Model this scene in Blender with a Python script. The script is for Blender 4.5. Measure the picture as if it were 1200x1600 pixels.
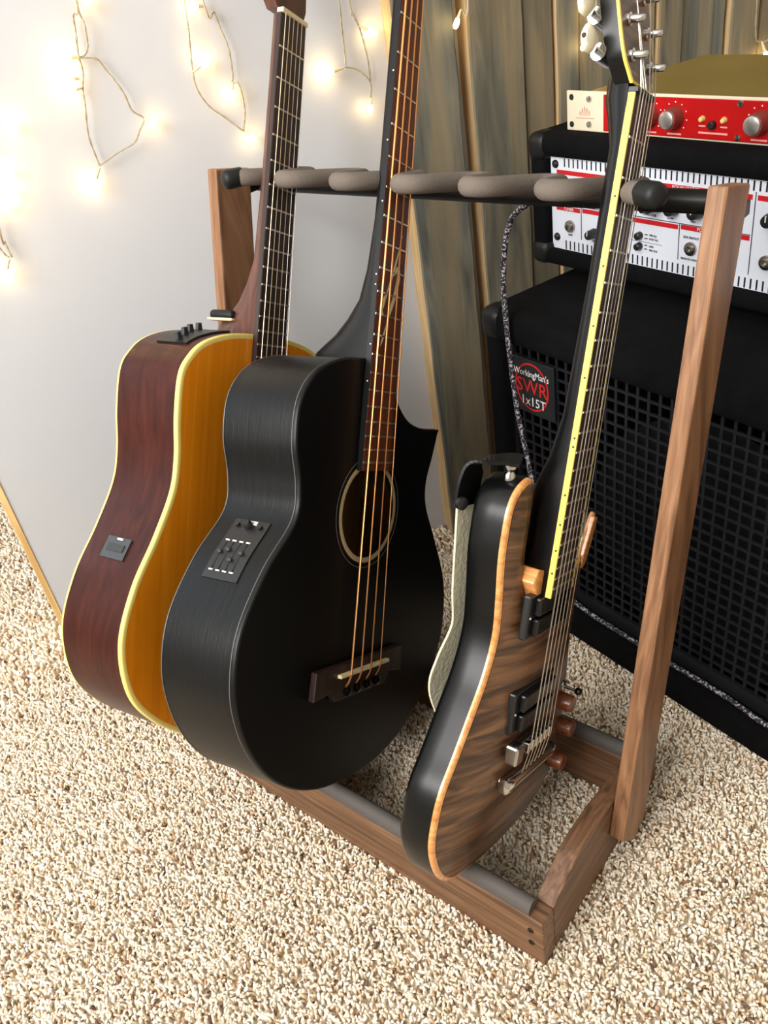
import bpy, bmesh, math, random
import numpy as np
from mathutils import Vector, Matrix
from mathutils.geometry import delaunay_2d_cdt

random.seed(4)
rng = np.random.default_rng(7)
scene = bpy.context.scene
for o in list(bpy.data.objects):
    bpy.data.objects.remove(o)
COL = scene.collection

# ------------------------------------------------------------------ camera
cam_d = bpy.data.cameras.new('camera')
cam_d.sensor_fit = 'VERTICAL'
cam_d.sensor_height = 36.0
cam_d.lens = 36.0 * 1314.04 / 1600.0
cam_d.clip_start = 0.02
cam = bpy.data.objects.new('camera', cam_d)
COL.objects.link(cam)
R = ((0.78004152, 0.25521758, -0.57131358),
     (0.60928551, -0.51772921, 0.60060606),
     (-0.1425005, -0.81659075, -0.55935065))
cam.matrix_world = Matrix(((R[0][0], -R[0][1], -R[0][2], 0.0),
                           (R[1][0], -R[1][1], -R[1][2], 0.0),
                           (R[2][0], -R[2][1], -R[2][2], 0.88),
                           (0, 0, 0, 1)))
scene.camera = cam

# ------------------------------------------------------------------ light and exposure
scene.view_settings.view_transform = 'Standard'
scene.view_settings.look = 'None'
scene.view_settings.gamma = 1.0
scene.view_settings.use_curve_mapping = False
scene.view_settings.exposure = 0.42
world = bpy.data.worlds.new('sky')
scene.world = world
world.use_nodes = True
bg = world.node_tree.nodes['Background']
bg.inputs[0].default_value = (0.75, 0.86, 1.0, 1)
bg.inputs[1].default_value = 1.0


def area_light(name, loc, target, sx, sy, power, col):
    d = bpy.data.lights.new(name, 'AREA')
    d.shape = 'RECTANGLE'
    d.size, d.size_y, d.energy, d.color = sx, sy, power, col
    o = bpy.data.objects.new(name, d)
    COL.objects.link(o)
    o.location = loc
    v = Vector(target) - Vector(loc)
    o.rotation_euler = v.to_track_quat('-Z', 'Y').to_euler()
    return o


WIN = dict(x0=-1.45, x1=0.15, z0=1.05, z1=2.25, y=-1.15)      # the window behind the camera
WL = dict(y0=-0.95, y1=0.35, z0=0.90, z1=2.20, x=-2.90)       # a second, shaded window in the far side wall
area_light('window_daylight', ((WIN['x0'] + WIN['x1']) / 2, WIN['y'] + 0.02, (WIN['z0'] + WIN['z1']) / 2),
           ((WIN['x0'] + WIN['x1']) / 2, 5, (WIN['z0'] + WIN['z1']) / 2), 1.4, 1.1, 62.0, (1.0, 0.975, 0.94))
area_light('side_window_daylight', (WL['x'] + 0.02, (WL['y0'] + WL['y1']) / 2, (WL['z0'] + WL['z1']) / 2), (5, (WL['y0'] + WL['y1']) / 2, (WL['z0'] + WL['z1']) / 2), 1.3, 1.2, 9.0, (0.74, 0.87, 1.0))


# ------------------------------------------------------------------ helpers
def S(r, g, b):
    f = lambda c: (c / 255 / 12.92) if c / 255 <= 0.04045 else ((c / 255 + 0.055) / 1.055) ** 2.4
    return (f(r), f(g), f(b), 1.0)


MATS = {}


def mat(name, col, rough=0.5, metal=0.0, coat=0.0, spec=0.5, bump=0.0, bscale=80.0, var=0.0, vscale=20.0, emit=None, estr=0.0, trans=0.0, sheen=0.0):
    if name in MATS:
        return MATS[name]
    m = bpy.data.materials.new(name)
    m.use_nodes = True
    nt = m.node_tree
    p = nt.nodes['Principled BSDF']
    p.inputs['Base Color'].default_value = col
    p.inputs['Roughness'].default_value = rough
    p.inputs['Metallic'].default_value = metal
    p.inputs['Coat Weight'].default_value = coat
    p.inputs['Specular IOR Level'].default_value = spec
    p.inputs['Transmission Weight'].default_value = trans
    p.inputs['Sheen Weight'].default_value = sheen
    tc = nt.nodes.new('ShaderNodeTexCoord')
    if var > 0:
        n = nt.nodes.new('ShaderNodeTexNoise')
        n.inputs['Scale'].default_value = vscale
        n.inputs['Detail'].default_value = 5
        nt.links.new(tc.outputs['Object'], n.inputs['Vector'])
        r = nt.nodes.new('ShaderNodeValToRGB')
        r.color_ramp.elements[0].position = 0.3
        r.color_ramp.elements[1].position = 0.7
        r.color_ramp.elements[0].color = tuple(c * (1 - var) for c in col[:3]) + (1,)
        r.color_ramp.elements[1].color = tuple(min(1, c * (1 + var)) for c in col[:3]) + (1,)
        nt.links.new(n.outputs['Fac'], r.inputs['Fac'])
        nt.links.new(r.outputs['Color'], p.inputs['Base Color'])
    if bump > 0:
        n2 = nt.nodes.new('ShaderNodeTexNoise')
        n2.inputs['Scale'].default_value = bscale
        n2.inputs['Detail'].default_value = 4
        nt.links.new(tc.outputs['Object'], n2.inputs['Vector'])
        b = nt.nodes.new('ShaderNodeBump')
        b.inputs['Strength'].default_value = bump
        b.inputs['Distance'].default_value = 0.002
        nt.links.new(n2.outputs['Fac'], b.inputs['Height'])
        nt.links.new(b.outputs['Normal'], p.inputs['Normal'])
    if emit:
        p.inputs['Emission Color'].default_value = emit
        p.inputs['Emission Strength'].default_value = estr
    MATS[name] = m
    return m


def wood(name, c_dark, c_mid, c_light, stretch=(60, 60, 4), rough=0.45, coat=0.0, dist=1.5, bump=0.12, fig=None, spec=0.4, mid=0.5):
    """Grain: noise pulled long along one object axis."""
    if name in MATS:
        return MATS[name]
    m = bpy.data.materials.new(name)
    m.use_nodes = True
    nt = m.node_tree
    p = nt.nodes['Principled BSDF']
    tc = nt.nodes.new('ShaderNodeTexCoord')
    mp = nt.nodes.new('ShaderNodeMapping')
    mp.inputs['Scale'].default_value = stretch
    nt.links.new(tc.outputs['Object'], mp.inputs['Vector'])
    n = nt.nodes.new('ShaderNodeTexNoise')
    n.inputs['Scale'].default_value = 1.0
    n.inputs['Detail'].default_value = 6
    n.inputs['Distortion'].default_value = dist
    nt.links.new(mp.outputs['Vector'], n.inputs['Vector'])
    r = nt.nodes.new('ShaderNodeValToRGB')
    e = r.color_ramp.elements
    e[0].position, e[0].color = 0.28, c_dark
    e[1].position, e[1].color = 0.74, c_light
    x = e.new(mid)
    x.color = c_mid
    nt.links.new(n.outputs['Fac'], r.inputs['Fac'])
    out = r.outputs['Color']
    if fig:                                                   # a second, slower figure (stripes, knots, stains)
        mp2 = nt.nodes.new('ShaderNodeMapping')
        mp2.inputs['Scale'].default_value = fig[0]
        mp2.inputs['Rotation'].default_value = fig[3] if len(fig) > 3 else (0, 0, 0)
        nt.links.new(tc.outputs['Object'], mp2.inputs['Vector'])
        n2 = nt.nodes.new('ShaderNodeTexNoise')
        n2.inputs['Scale'].default_value = 1.0
        n2.inputs['Detail'].default_value = 3
        n2.inputs['Distortion'].default_value = 0.8
        nt.links.new(mp2.outputs['Vector'], n2.inputs['Vector'])
        r2 = nt.nodes.new('ShaderNodeValToRGB')
        r2.color_ramp.elements[0].position = 0.42
        r2.color_ramp.elements[1].position = 0.60
        r2.color_ramp.elements[0].color = (0, 0, 0, 1)
        r2.color_ramp.elements[1].color = (fig[2],) * 3 + (1,)
        nt.links.new(n2.outputs['Fac'], r2.inputs['Fac'])
        mx = nt.nodes.new('ShaderNodeMix')
        mx.data_type = 'RGBA'
        nt.links.new(r2.outputs['Color'], mx.inputs[0])
        nt.links.new(out, mx.inputs[6])
        mx.inputs[7].default_value = fig[1]
        out = mx.outputs[2]
    nt.links.new(out, p.inputs['Base Color'])
    p.inputs['Roughness'].default_value = rough
    p.inputs['Coat Weight'].default_value = coat
    p.inputs['Coat Roughness'].default_value = 0.12
    p.inputs['Specular IOR Level'].default_value = spec
    b = nt.nodes.new('ShaderNodeBump')
    b.inputs['Strength'].default_value = bump
    b.inputs['Distance'].default_value = 0.001
    nt.links.new(n.outputs['Fac'], b.inputs['Height'])
    nt.links.new(b.outputs['Normal'], p.inputs['Normal'])
    MATS[name] = m
    return m


class MB:
    """Collects vertices and faces for ONE mesh."""

    def __init__(self):
        self.v, self.f = [], []

    def add(self, vs, fs):
        k = len(self.v)
        self.v += [tuple(map(float, p)) for p in vs]
        self.f += [tuple(i + k for i in f) for f in fs]
        return self

    def box(self, x0, x1, y0, y1, z0, z1):
        vs = [(x, y, z) for z in (z0, z1) for y in (y0, y1) for x in (x0, x1)]
        return self.add(vs, [(0, 2, 3, 1), (4, 5, 7, 6), (0, 1, 5, 4), (2, 6, 7, 3), (0, 4, 6, 2), (1, 3, 7, 5)])

    def rbox(self, x0, x1, y0, y1, z0, z1, r=0.002, seg=2):
        bm = bmesh.new()
        bmesh.ops.create_cube(bm, size=1)
        for v in bm.verts:
            v.co = Vector(((x0 + x1) / 2 + v.co.x * (x1 - x0), (y0 + y1) / 2 + v.co.y * (y1 - y0), (z0 + z1) / 2 + v.co.z * (z1 - z0)))
        bmesh.ops.bevel(bm, geom=bm.edges[:], offset=r, segments=seg, profile=0.5, affect='EDGES')
        return self.from_bm(bm)

    def from_bm(self, bm):
        bm.verts.index_update()
        self.add([v.co for v in bm.verts], [[v.index for v in f.verts] for f in bm.faces])
        bm.free()
        return self

    def prism(self, poly, axis, a, b, r=0.0):
        """Extrude a 2-D polygon along axis ('x','y','z') from a to b."""
        def P(q, t):
            return {'x': (t, q[0], q[1]), 'y': (q[0], t, q[1]), 'z': (q[0], q[1], t)}[axis]
        n = len(poly)
        vs = [P(q, a) for q in poly] + [P(q, b) for q in poly]
        fs = [tuple(range(n))[::-1], tuple(range(n, 2 * n))] + [(i, (i + 1) % n, n + (i + 1) % n, n + i) for i in range(n)]
        if r <= 0:
            return self.add(vs, fs)
        bm = bmesh.new()
        bv = [bm.verts.new(v) for v in vs]
        for f in fs:
            bm.faces.new([bv[i] for i in f])
        bmesh.ops.recalc_face_normals(bm, faces=bm.faces[:])
        bmesh.ops.bevel(bm, geom=bm.edges[:], offset=r, segments=2, profile=0.5, affect='EDGES')
        return self.from_bm(bm)

    def tube(self, pts, r, n=8, caps=True):
        pts = [Vector(p) for p in pts]
        rs = r if isinstance(r, (list, tuple)) else [r] * len(pts)
        t0 = (pts[1] - pts[0]).normalized()
        up = Vector((0, 0, 1)) if abs(t0.z) < 0.9 else Vector((1, 0, 0))
        nx = t0.cross(up).normalized()
        k = len(self.v)
        for i, p in enumerate(pts):
            t = (pts[min(i + 1, len(pts) - 1)] - pts[max(i - 1, 0)]).normalized()
            nx = (nx - t * nx.dot(t)).normalized()
            ny = t.cross(nx)
            for j in range(n):
                a = 2 * math.pi * j / n
                q = p + (nx * math.cos(a) + ny * math.sin(a)) * rs[i]
                self.v.append(tuple(q))
        for i in range(len(pts) - 1):
            for j in range(n):
                self.f.append((k + i * n + j, k + i * n + (j + 1) % n, k + (i + 1) * n + (j + 1) % n, k + (i + 1) * n + j))
        if caps:
            self.f.append(tuple(k + j for j in range(n))[::-1])
            self.f.append(tuple(k + (len(pts) - 1) * n + j for j in range(n)))
        return self

    def loft(self, rings, close=True, cap0=True, cap1=True):
        k = len(self.v)
        n = len(rings[0])
        for r in rings:
            self.v += [tuple(map(float, p)) for p in r]
        for i in range(len(rings) - 1):
            for j in range(n if close else n - 1):
                self.f.append((k + i * n + j, k + i * n + (j + 1) % n, k + (i + 1) * n + (j + 1) % n, k + (i + 1) * n + j))
        if cap0:
            self.f.append(tuple(k + j for j in range(n))[::-1])
        if cap1:
            self.f.append(tuple(k + (len(rings) - 1) * n + j for j in range(n)))
        return self

    def lathe(self, prof, c, ax, n=20):
        """prof: list of (along axis, radius) from c along unit vector ax."""
        ax = Vector(ax).normalized()
        c = Vector(c)
        u = ax.orthogonal().normalized()
        w = ax.cross(u)
        rings = [[c + ax * h + (u * math.cos(2 * math.pi * j / n) + w * math.sin(2 * math.pi * j / n)) * max(r, 1e-5) for j in range(n)] for h, r in prof]
        return self.loft(rings)

    def build(self, name, m, parent=None, smooth=None, off=None):
        me = bpy.data.meshes.new(name)
        v = self.v
        if off is not None:
            v = [(p[0] - off[0], p[1] - off[1], p[2] - off[2]) for p in v]
        me.from_pydata(v, [], self.f)
        bm = bmesh.new()
        bm.from_mesh(me)
        bmesh.ops.recalc_face_normals(bm, faces=bm.faces[:])
        bm.to_mesh(me)
        bm.free()
        me.materials.append(m)
        if smooth is not None:
            me.polygons.foreach_set('use_smooth', [True] * len(me.polygons))
            me.set_sharp_from_angle(angle=math.radians(smooth))
        o = bpy.data.objects.new(name, me)
        COL.objects.link(o)
        if parent is not None:
            o.parent = parent
        return o


def link_copy(o, parent=None, loc=None, scale=None):
    c = o.copy()
    COL.objects.link(c)
    if parent is not None:
        c.parent = parent
    if loc is not None:
        c.location = loc
    if scale is not None:
        c.scale = scale
    return c


def tag(o, label, cat, group=None):
    o['label'] = label
    o['category'] = cat
    if group:
        o['group'] = group
    return o


def thing(name, label, cat, matrix=None, loc=None, rz=0, group=None):
    o = bpy.data.objects.new(name, None)
    o.empty_display_size = 0.05
    COL.objects.link(o)
    if matrix is not None:
        o.matrix_world = matrix
    else:
        o.location = loc
        o.rotation_euler = (0, 0, rz)
    return tag(o, label, cat, group)


def struct(o):
    o['kind'] = 'structure'
    return o


def text(name, body, size, m, parent, loc, rot, ext=0.0002, align='CENTER', sx=1.0):
    cu = bpy.data.curves.new(name, 'FONT')
    cu.body, cu.size, cu.extrude = body, size, ext
    cu.align_x, cu.align_y = align, 'CENTER'
    cu.resolution_u = 2
    t = bpy.data.objects.new(name + '_curve', cu)
    COL.objects.link(t)
    dg = bpy.context.evaluated_depsgraph_get()
    me = bpy.data.meshes.new_from_object(t.evaluated_get(dg))
    bpy.data.objects.remove(t)
    bpy.data.curves.remove(cu)
    me.materials.clear()
    me.materials.append(m)
    me.name = name
    o = bpy.data.objects.new(name, me)
    COL.objects.link(o)
    o.parent = parent
    o.location, o.rotation_euler, o.scale = loc, rot, (sx, 1, 1)
    return o


def crom(P, n=6, closed=False):
    P = [Vector(p) for p in P]
    out = []
    N = len(P)
    g = (lambda i: P[i % N]) if closed else (lambda i: P[i] if 0 <= i < N else (P[0] * 2 - P[1] if i < 0 else P[-1] * 2 - P[-2]))
    for i in range(N if closed else N - 1):
        p0, p1, p2, p3 = g(i - 1), g(i), g(i + 1), g(i + 2)
        for k in range(n):
            t = k / n
            out.append(0.5 * ((2 * p1) + (p2 - p0) * t + (2 * p0 - 5 * p1 + 4 * p2 - p3) * t * t + (3 * p1 - p0 - 3 * p2 + p3) * t ** 3))
    if not closed:
        out.append(P[-1])
    return out


def offset_loop(L, r):
    """inward offset of a closed 2-D loop by r"""
    A = np.array([(p[0], p[1]) for p in L])
    area = 0.5 * np.sum(A[:, 0] * np.roll(A[:, 1], -1) - np.roll(A[:, 0], -1) * A[:, 1])
    d = np.roll(A, -1, 0) - np.roll(A, 1, 0)
    d /= np.linalg.norm(d, axis=1)[:, None] + 1e-12
    n = np.stack([-d[:, 1], d[:, 0]], 1) * (1 if area > 0 else -1)
    return A + n * r


def fill_loops(mb, loops, d, dfun=None):
    """planar fill of outer loop with holes, at height d"""
    bm = bmesh.new()
    for L in loops:
        vs = [bm.verts.new((p[0], p[1], d)) for p in L]
        for i in range(len(vs)):
            bm.edges.new((vs[i], vs[(i + 1) % len(vs)]))
    bmesh.ops.triangle_fill(bm, edges=bm.edges[:], use_beauty=True)
    return mb.from_bm(bm)


def circ(cx, cy, r, n=48):
    return [(cx + r * math.cos(2 * math.pi * i / n), cy + r * math.sin(2 * math.pi * i / n)) for i in range(n)]


# ------------------------------------------------------------------ materials
M_wall = mat('white_wall_paint', S(190, 191, 194), rough=0.32, bump=0.08, bscale=25, var=0.02, vscale=3, spec=0.35)
M_room = mat('room_wall_paint', S(222, 218, 210), rough=0.8)
M_ceil = mat('ceiling_paint', S(235, 233, 228), rough=0.9)
M_pine = wood('pale_pine', S(205, 165, 105), S(226, 190, 130), S(238, 208, 155), (80, 80, 5), rough=0.5)
M_walnut = wood('walnut', S(78, 54, 37), S(112, 80, 56), S(140, 104, 76), (7, 150, 150), rough=0.5, dist=1.0, bump=0.15)
M_walnut_y = wood('walnut_side', S(74, 51, 35), S(108, 77, 54), S(138, 102, 75), (150, 7, 150), rough=0.5, dist=1.0, bump=0.15)
M_walnut_z = wood('walnut_post', S(98, 66, 44), S(134, 95, 66), S(160, 119, 86), (150, 40, 7), rough=0.5, dist=1.0, bump=0.15)
M_foam = mat('grey_foam', S(104, 94, 86), rough=0.85, bump=0.25, bscale=400, var=0.06, vscale=30)
M_pad = mat('grey_pad', S(84, 78, 74), rough=0.7, bump=0.2, bscale=300)
M_blackrub = mat('black_rubber', S(20, 21, 21), rough=0.5, spec=0.3)
M_blackbar = mat('black_bar', S(14, 14, 14), rough=0.4, spec=0.3)
M_screw = mat('dark_screw', S(45, 38, 33), rough=0.35, metal=0.8)
M_chrome = mat('chrome', S(200, 198, 195), rough=0.18, metal=1.0)
M_nickel = mat('nickel', S(165, 160, 152), rough=0.28, metal=1.0)
M_fretwire = mat('fret_wire', S(205, 195, 178), rough=0.3, metal=0.9)
M_steel = mat('string_steel', S(190, 182, 170), rough=0.3, metal=0.9)
M_bronze = mat('string_bronze', S(214, 150, 92), rough=0.3, metal=0.85)
M_blackplastic = mat('black_plastic', S(22, 22, 23), rough=0.4)
M_greyplastic = mat('grey_plastic', S(52, 54, 56), rough=0.45)
M_white = mat('white_print', S(225, 225, 225), rough=0.5)
M_bone = mat('bone', S(232, 214, 170), rough=0.4)
M_cream = mat('cream_binding', S(236, 214, 124), rough=0.4, spec=0.3)
M_yellow = mat('yellow_binding', S(238, 210, 98), rough=0.4, spec=0.25)


# ------------------------------------------------------------------ setting: floor, walls, ceiling
m_floor = bpy.data.materials.new('carpet')
m_floor.use_nodes = True
nt = m_floor.node_tree
p = nt.nodes['Principled BSDF']
tc = nt.nodes.new('ShaderNodeTexCoord')
n1 = nt.nodes.new('ShaderNodeTexNoise')
n1.inputs['Scale'].default_value = 190
n1.inputs['Detail'].default_value = 3
n1.inputs['Distortion'].default_value = 1.5
nt.links.new(tc.outputs['Object'], n1.inputs['Vector'])
rp = nt.nodes.new('ShaderNodeValToRGB')
e = rp.color_ramp.elements
e[0].position, e[0].color = 0.32, S(176, 150, 120)
e[1].position, e[1].color = 0.62, S(246, 234, 212)
x = e.new(0.46)
x.color = S(224, 204, 176)
nt.links.new(n1.outputs['Fac'], rp.inputs['Fac'])
nt.links.new(rp.outputs['Color'], p.inputs['Base Color'])
p.inputs['Roughness'].default_value = 1.0
p.inputs['Specular IOR Level'].default_value = 0.1
b = nt.nodes.new('ShaderNodeBump')
b.inputs['Strength'].default_value = 0.9
b.inputs['Distance'].default_value = 0.006
nt.links.new(n1.outputs['Fac'], b.inputs['Height'])
nt.links.new(b.outputs['Normal'], p.inputs['Normal'])

X0, X1, Y0, Y1, ZC = -2.9, 1.8, -1.17, 2.4, 2.4
floor = struct(MB().box(X0, X1, Y0, Y1, -0.06, -0.009).build('floor', m_floor))
floor['label'] = 'beige flecked frieze carpet'
struct(MB().box(X0 - 0.1, X1 + 0.1, Y0 - 0.1, Y1 + 0.1, ZC, ZC + 0.08).build('ceiling', M_ceil))
wl_ = MB().box(X0 - 0.1, X0, Y0, WL['y0'], -0.06, ZC).box(X0 - 0.1, X0, WL['y1'], Y1, -0.06, ZC)
wl_.box(X0 - 0.1, X0, WL['y0'], WL['y1'], -0.06, WL['z0']).box(X0 - 0.1, X0, WL['y0'], WL['y1'], WL['z1'], ZC)
struct(wl_.build('wall_far', M_room))
struct(MB().box(X0 - 0.1, X1 + 0.1, Y1, Y1 + 0.1, -0.06, ZC).build('wall_back', M_room))
struct(MB().box(X1, X1 + 0.1, Y0, Y1, -0.06, ZC).build('wall_right', M_room))
wf = MB()
wf.box(X0 - 0.1, WIN['x0'], Y0 - 0.1, Y0, -0.06, ZC).box(WIN['x1'], X1 + 0.1, Y0 - 0.1, Y0, -0.06, ZC)
wf.box(WIN['x0'], WIN['x1'], Y0 - 0.1, Y0, -0.06, WIN['z0']).box(WIN['x0'], WIN['x1'], Y0 - 0.1, Y0, WIN['z1'], ZC)
struct(wf.build('wall_front', M_room))
fr = MB()
for xa in (WIN['x0'], (WIN['x0'] + WIN['x1']) / 2 - 0.02, WIN['x1'] - 0.04):
    fr.box(xa, xa + 0.04, Y0 - 0.07, Y0 - 0.03, WIN['z0'], WIN['z1'])
for za in (WIN['z0'], WIN['z1'] - 0.04):
    fr.box(WIN['x0'], WIN['x1'], Y0 - 0.072, Y0 - 0.028, za, za + 0.04)
win = struct(fr.build('window_1', mat('window_frame_paint', S(235, 235, 232), rough=0.4)))

fr = MB()
for ya in (WL['y0'], (WL['y0'] + WL['y1']) / 2 - 0.02, WL['y1'] - 0.04):
    fr.box(X0 - 0.07, X0 - 0.03, ya, ya + 0.04, WL['z0'], WL['z1'])
for za in (WL['z0'], WL['z1'] - 0.04):
    fr.box(X0 - 0.072, X0 - 0.028, WL['y0'], WL['y1'], za, za + 0.04)
struct(fr.build('window_2', MATS['window_frame_paint']))

# carpet pile: bent yarn tufts, every one real geometry
poly = np.array([(-0.90, -0.12), (0.12, 0.36), (0.08, 0.80), (-0.42, 0.93), (-0.70, 1.04), (-0.80, 0.97), (-1.14, 0.38), (-1.95, 0.80), (-2.1, 0.60), (-1.35, 0.12)])


def inside(pts, poly):
    c = np.zeros(len(pts), bool)
    j = len(poly) - 1
    for i in range(len(poly)):
        xi, yi = poly[i]
        xj, yj = poly[j]
        k = ((yi > pts[:, 1]) != (yj > pts[:, 1])) & (pts[:, 0] < (xj - xi) * (pts[:, 1] - yi) / (yj - yi + 1e-12) + xi)
        c ^= k
        j = i
    return c


def tuft_points(sp, lo, hi):
    gx, gy = np.meshgrid(np.arange(-2.15, 0.15, sp), np.arange(-0.15, 1.06, sp))
    P = np.stack([gx.ravel(), gy.ravel()], 1)
    P += rng.uniform(-0.5, 0.5, P.shape) * sp
    P = P[inside(P, poly)]
    dist = np.hypot(P[:, 0], P[:, 1])
    return P[(dist >= lo) & (dist < hi)]


near, far_ = tuft_points(0.0038, 0, 1.15), tuft_points(0.0066, 1.15, 9)
gx, gy = np.meshgrid(np.arange(-2.7, 1.3, 0.0100), np.arange(-1.1, 1.35, 0.0100))
wide = np.stack([gx.ravel(), gy.ravel()], 1)
wide += rng.uniform(-0.5, 0.5, wide.shape) * 0.0100
sw_ = (wide - np.array([-0.77, 0.9735])) @ np.array([0.866019, -0.500011])      # nothing grows inside the partition
sl_ = (wide - np.array([-0.77, 0.9735])) @ np.array([0.500011, 0.866019])
wide = wide[~inside(wide, poly) & ~((sw_ < 0.0) & (sw_ > -0.11) & (sl_ > -0.68))]
T = np.vstack([near, far_, wide])
rad = np.concatenate([np.full(len(near), 0.0021), np.full(len(far_), 0.0031), np.full(len(wide), 0.0046)]) * rng.uniform(0.75, 1.2, len(T))
NT = len(T)
ang = rng.uniform(0, 2 * np.pi, NT)
lean = rng.uniform(0.15, 1.0, NT) * 0.0062
dirv = np.stack([np.cos(ang), np.sin(ang)], 1)
ang2 = ang + rng.uniform(-1.6, 1.6, NT)
dir2 = np.stack([np.cos(ang2), np.sin(ang2)], 1)
hz = rng.uniform(0.85, 1.15, NT)
cen = np.zeros((NT, 3, 3))
cen[:, 0, :2] = T
cen[:, 0, 2] = -0.0115
cen[:, 1, :2] = T + dirv * (lean * 0.55)[:, None]
cen[:, 1, 2] = -0.0045 * hz
cen[:, 2, :2] = T + dirv * (lean * 0.75)[:, None] + dir2 * (lean * 0.6)[:, None]
cen[:, 2, 2] = 0.0012 * hz - 0.30 * lean
verts = np.zeros((NT, 9, 3))
ph = rng.uniform(0, 2 * np.pi, NT)
for k in range(3):
    rr = rad * (1.0, 1.08, 0.80)[k]
    for j in range(3):
        a = ph + 2 * np.pi * j / 3
        verts[:, k * 3 + j, 0] = cen[:, k, 0] + np.cos(a) * rr
        verts[:, k * 3 + j, 1] = cen[:, k, 1] + np.sin(a) * rr
        verts[:, k * 3 + j, 2] = cen[:, k, 2]
base = np.arange(NT)[:, None] * 9
tri = []
for k in range(2):
    for j in range(3):
        a0, a1 = k * 3 + j, k * 3 + (j + 1) % 3
        tri += [(a0, a1, a1 + 3), (a0, a1 + 3, a0 + 3)]
tri.append((6, 7, 8))
tri = np.array(tri)
F = (base[:, :, None] + tri[None]).reshape(-1, 3)
me = bpy.data.meshes.new('carpet_pile')
me.vertices.add(NT * 9)
me.vertices.foreach_set('co', verts.reshape(-1))
me.loops.add(len(F) * 3)
me.loops.foreach_set('vertex_index', F.reshape(-1).astype(np.int32))
me.polygons.add(len(F))
me.polygons.foreach_set('loop_start', np.arange(0, len(F) * 3, 3, dtype=np.int32))
me.polygons.foreach_set('use_smooth', np.ones(len(F), bool))
pal = np.array([S(252, 243, 226), S(246, 232, 210), S(238, 220, 194), S(222, 196, 164), S(188, 154, 120), S(128, 100, 78)])[:, :3]
pick = rng.choice(6, NT, p=[0.30, 0.30, 0.22, 0.11, 0.05, 0.02])
colr = np.ones((NT, 9, 4))
colr[:, :, :3] = (pal[pick] * rng.uniform(0.9, 1.06, (NT, 1)))[:, None, :]
ca = me.color_attributes.new('yarn', 'FLOAT_COLOR', 'POINT')
ca.data.foreach_set('color', colr.reshape(-1))
me.update()
me.validate()
m_pile = bpy.data.materials.new('carpet_yarn')
m_pile.use_nodes = True
nt = m_pile.node_tree
p = nt.nodes['Principled BSDF']
at = nt.nodes.new('ShaderNodeAttribute')
at.attribute_name = 'yarn'
nt.links.new(at.outputs['Color'], p.inputs['Base Color'])
p.inputs['Roughness'].default_value = 0.95
p.inputs['Specular IOR Level'].default_value = 0.1
p.inputs['Sheen Weight'].default_value = 0.1
me.materials.append(m_pile)
pile = bpy.data.objects.new('carpet_pile', me)
COL.objects.link(pile)
pile.parent = floor
pile['kind'] = 'stuff'

# the white partition: its face runs from the pale wood edge to the planks and on behind them
WB = Vector((-0.77, 0.9735, 0))
WD = Vector((0.500011, 0.866019, 0))
WN = Vector((0.866019, -0.500011, 0))
WMAT = Matrix(((WD.x, -WN.x, 0, WB.x), (WD.y, -WN.y, 0, WB.y), (0, 0, 1, 0), (0, 0, 0, 1)))   # local x along the wall, -y out of it
wall = struct(MB().box(-0.662, 1.05, 0.0, 0.10, -0.009, 2.39).build('wall_left', M_wall))
wall.matrix_world = WMAT
tr = struct(MB().rbox(-0.672, -0.662, -0.002, 0.102, -0.009, 2.39, 0.001, 1).build('trim_1', M_pine))
tr.matrix_world = WMAT


def plank_mat(i, c0, c1, c2):
    return wood('weathered_plank_%d' % i, c0, c1, c2, (38, 25, 3.2), rough=0.8, dist=2.2, bump=0.35,
                fig=((22, 10, 2.2), S(150, 130, 96), 0.5))


PM = [plank_mat(0, S(74, 75, 69), S(96, 96, 87), S(122, 118, 103)),
      plank_mat(1, S(80, 79, 70), S(106, 102, 88), S(132, 125, 104)),
      plank_mat(2, S(70, 69, 63), S(95, 91, 79), S(121, 113, 93))]
M_plank_edge = wood('plank_sawn_edge', S(160, 132, 92), S(190, 160, 116), S(208, 182, 138), (60, 60, 4), rough=0.75, bump=0.3)
planks = [(-0.008, 0.0765, 0.033), (0.0955, 0.1755, 0.033), (0.1785, 0.2240, 0.028), (0.2270, 0.2600, 0.034), (0.2625, 0.3860, 0.030),
          (0.3895, 0.4300, 0.034), (0.4330, 0.5105, 0.026), (0.5140, 0.5650, 0.034), (0.5690, 0.6600, 0.030), (0.6640, 0.7500, 0.033),
          (0.7540, 0.8400, 0.029), (0.8440, 0.9300, 0.034), (0.9340, 1.0200, 0.031)]
for i, (s0, s1, th) in enumerate(planks):
    mb = MB()
    nz = 44
    rows = []
    zt = 1.95 + 0.02 * ((i * 7) % 3)
    for k in range(nz + 1):
        z = -0.004 + (zt + 0.004) * k / nz
        a = s0 + random.uniform(-0.0008, 0.0008)
        c = s1 + random.uniform(-0.0008, 0.0008)
        rows.append([(a, 0, z), (a, -th + 0.0022, z), (a + 0.0022, -th, z), (c - 0.0022, -th, z), (c, -th + 0.0022, z), (c, 0, z)])
    mb.loft(rows)
    o = mb.build('plank', PM[i % 3], wall)
    # sawn edges are paler wood
    o.data.materials.append(M_plank_edge)
    for pg in o.data.polygons:
        if abs(pg.normal.x) > 0.8:
            pg.material_index = 1


# ------------------------------------------------------------------ guitar rack
RO = Vector((-0.5315, 0.51, 0.0))
rack = thing('guitar_rack', 'walnut guitar rack with leaning posts and a grey foam cradle bar, holding three guitars', 'guitar rack', loc=RO)
XL, XR = -0.8192, -0.2437
ZB = -0.006


def rk(mb, name, m, parent=rack, smooth=None):
    o = mb.build(name, m, parent, smooth, off=RO)
    return o


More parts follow.
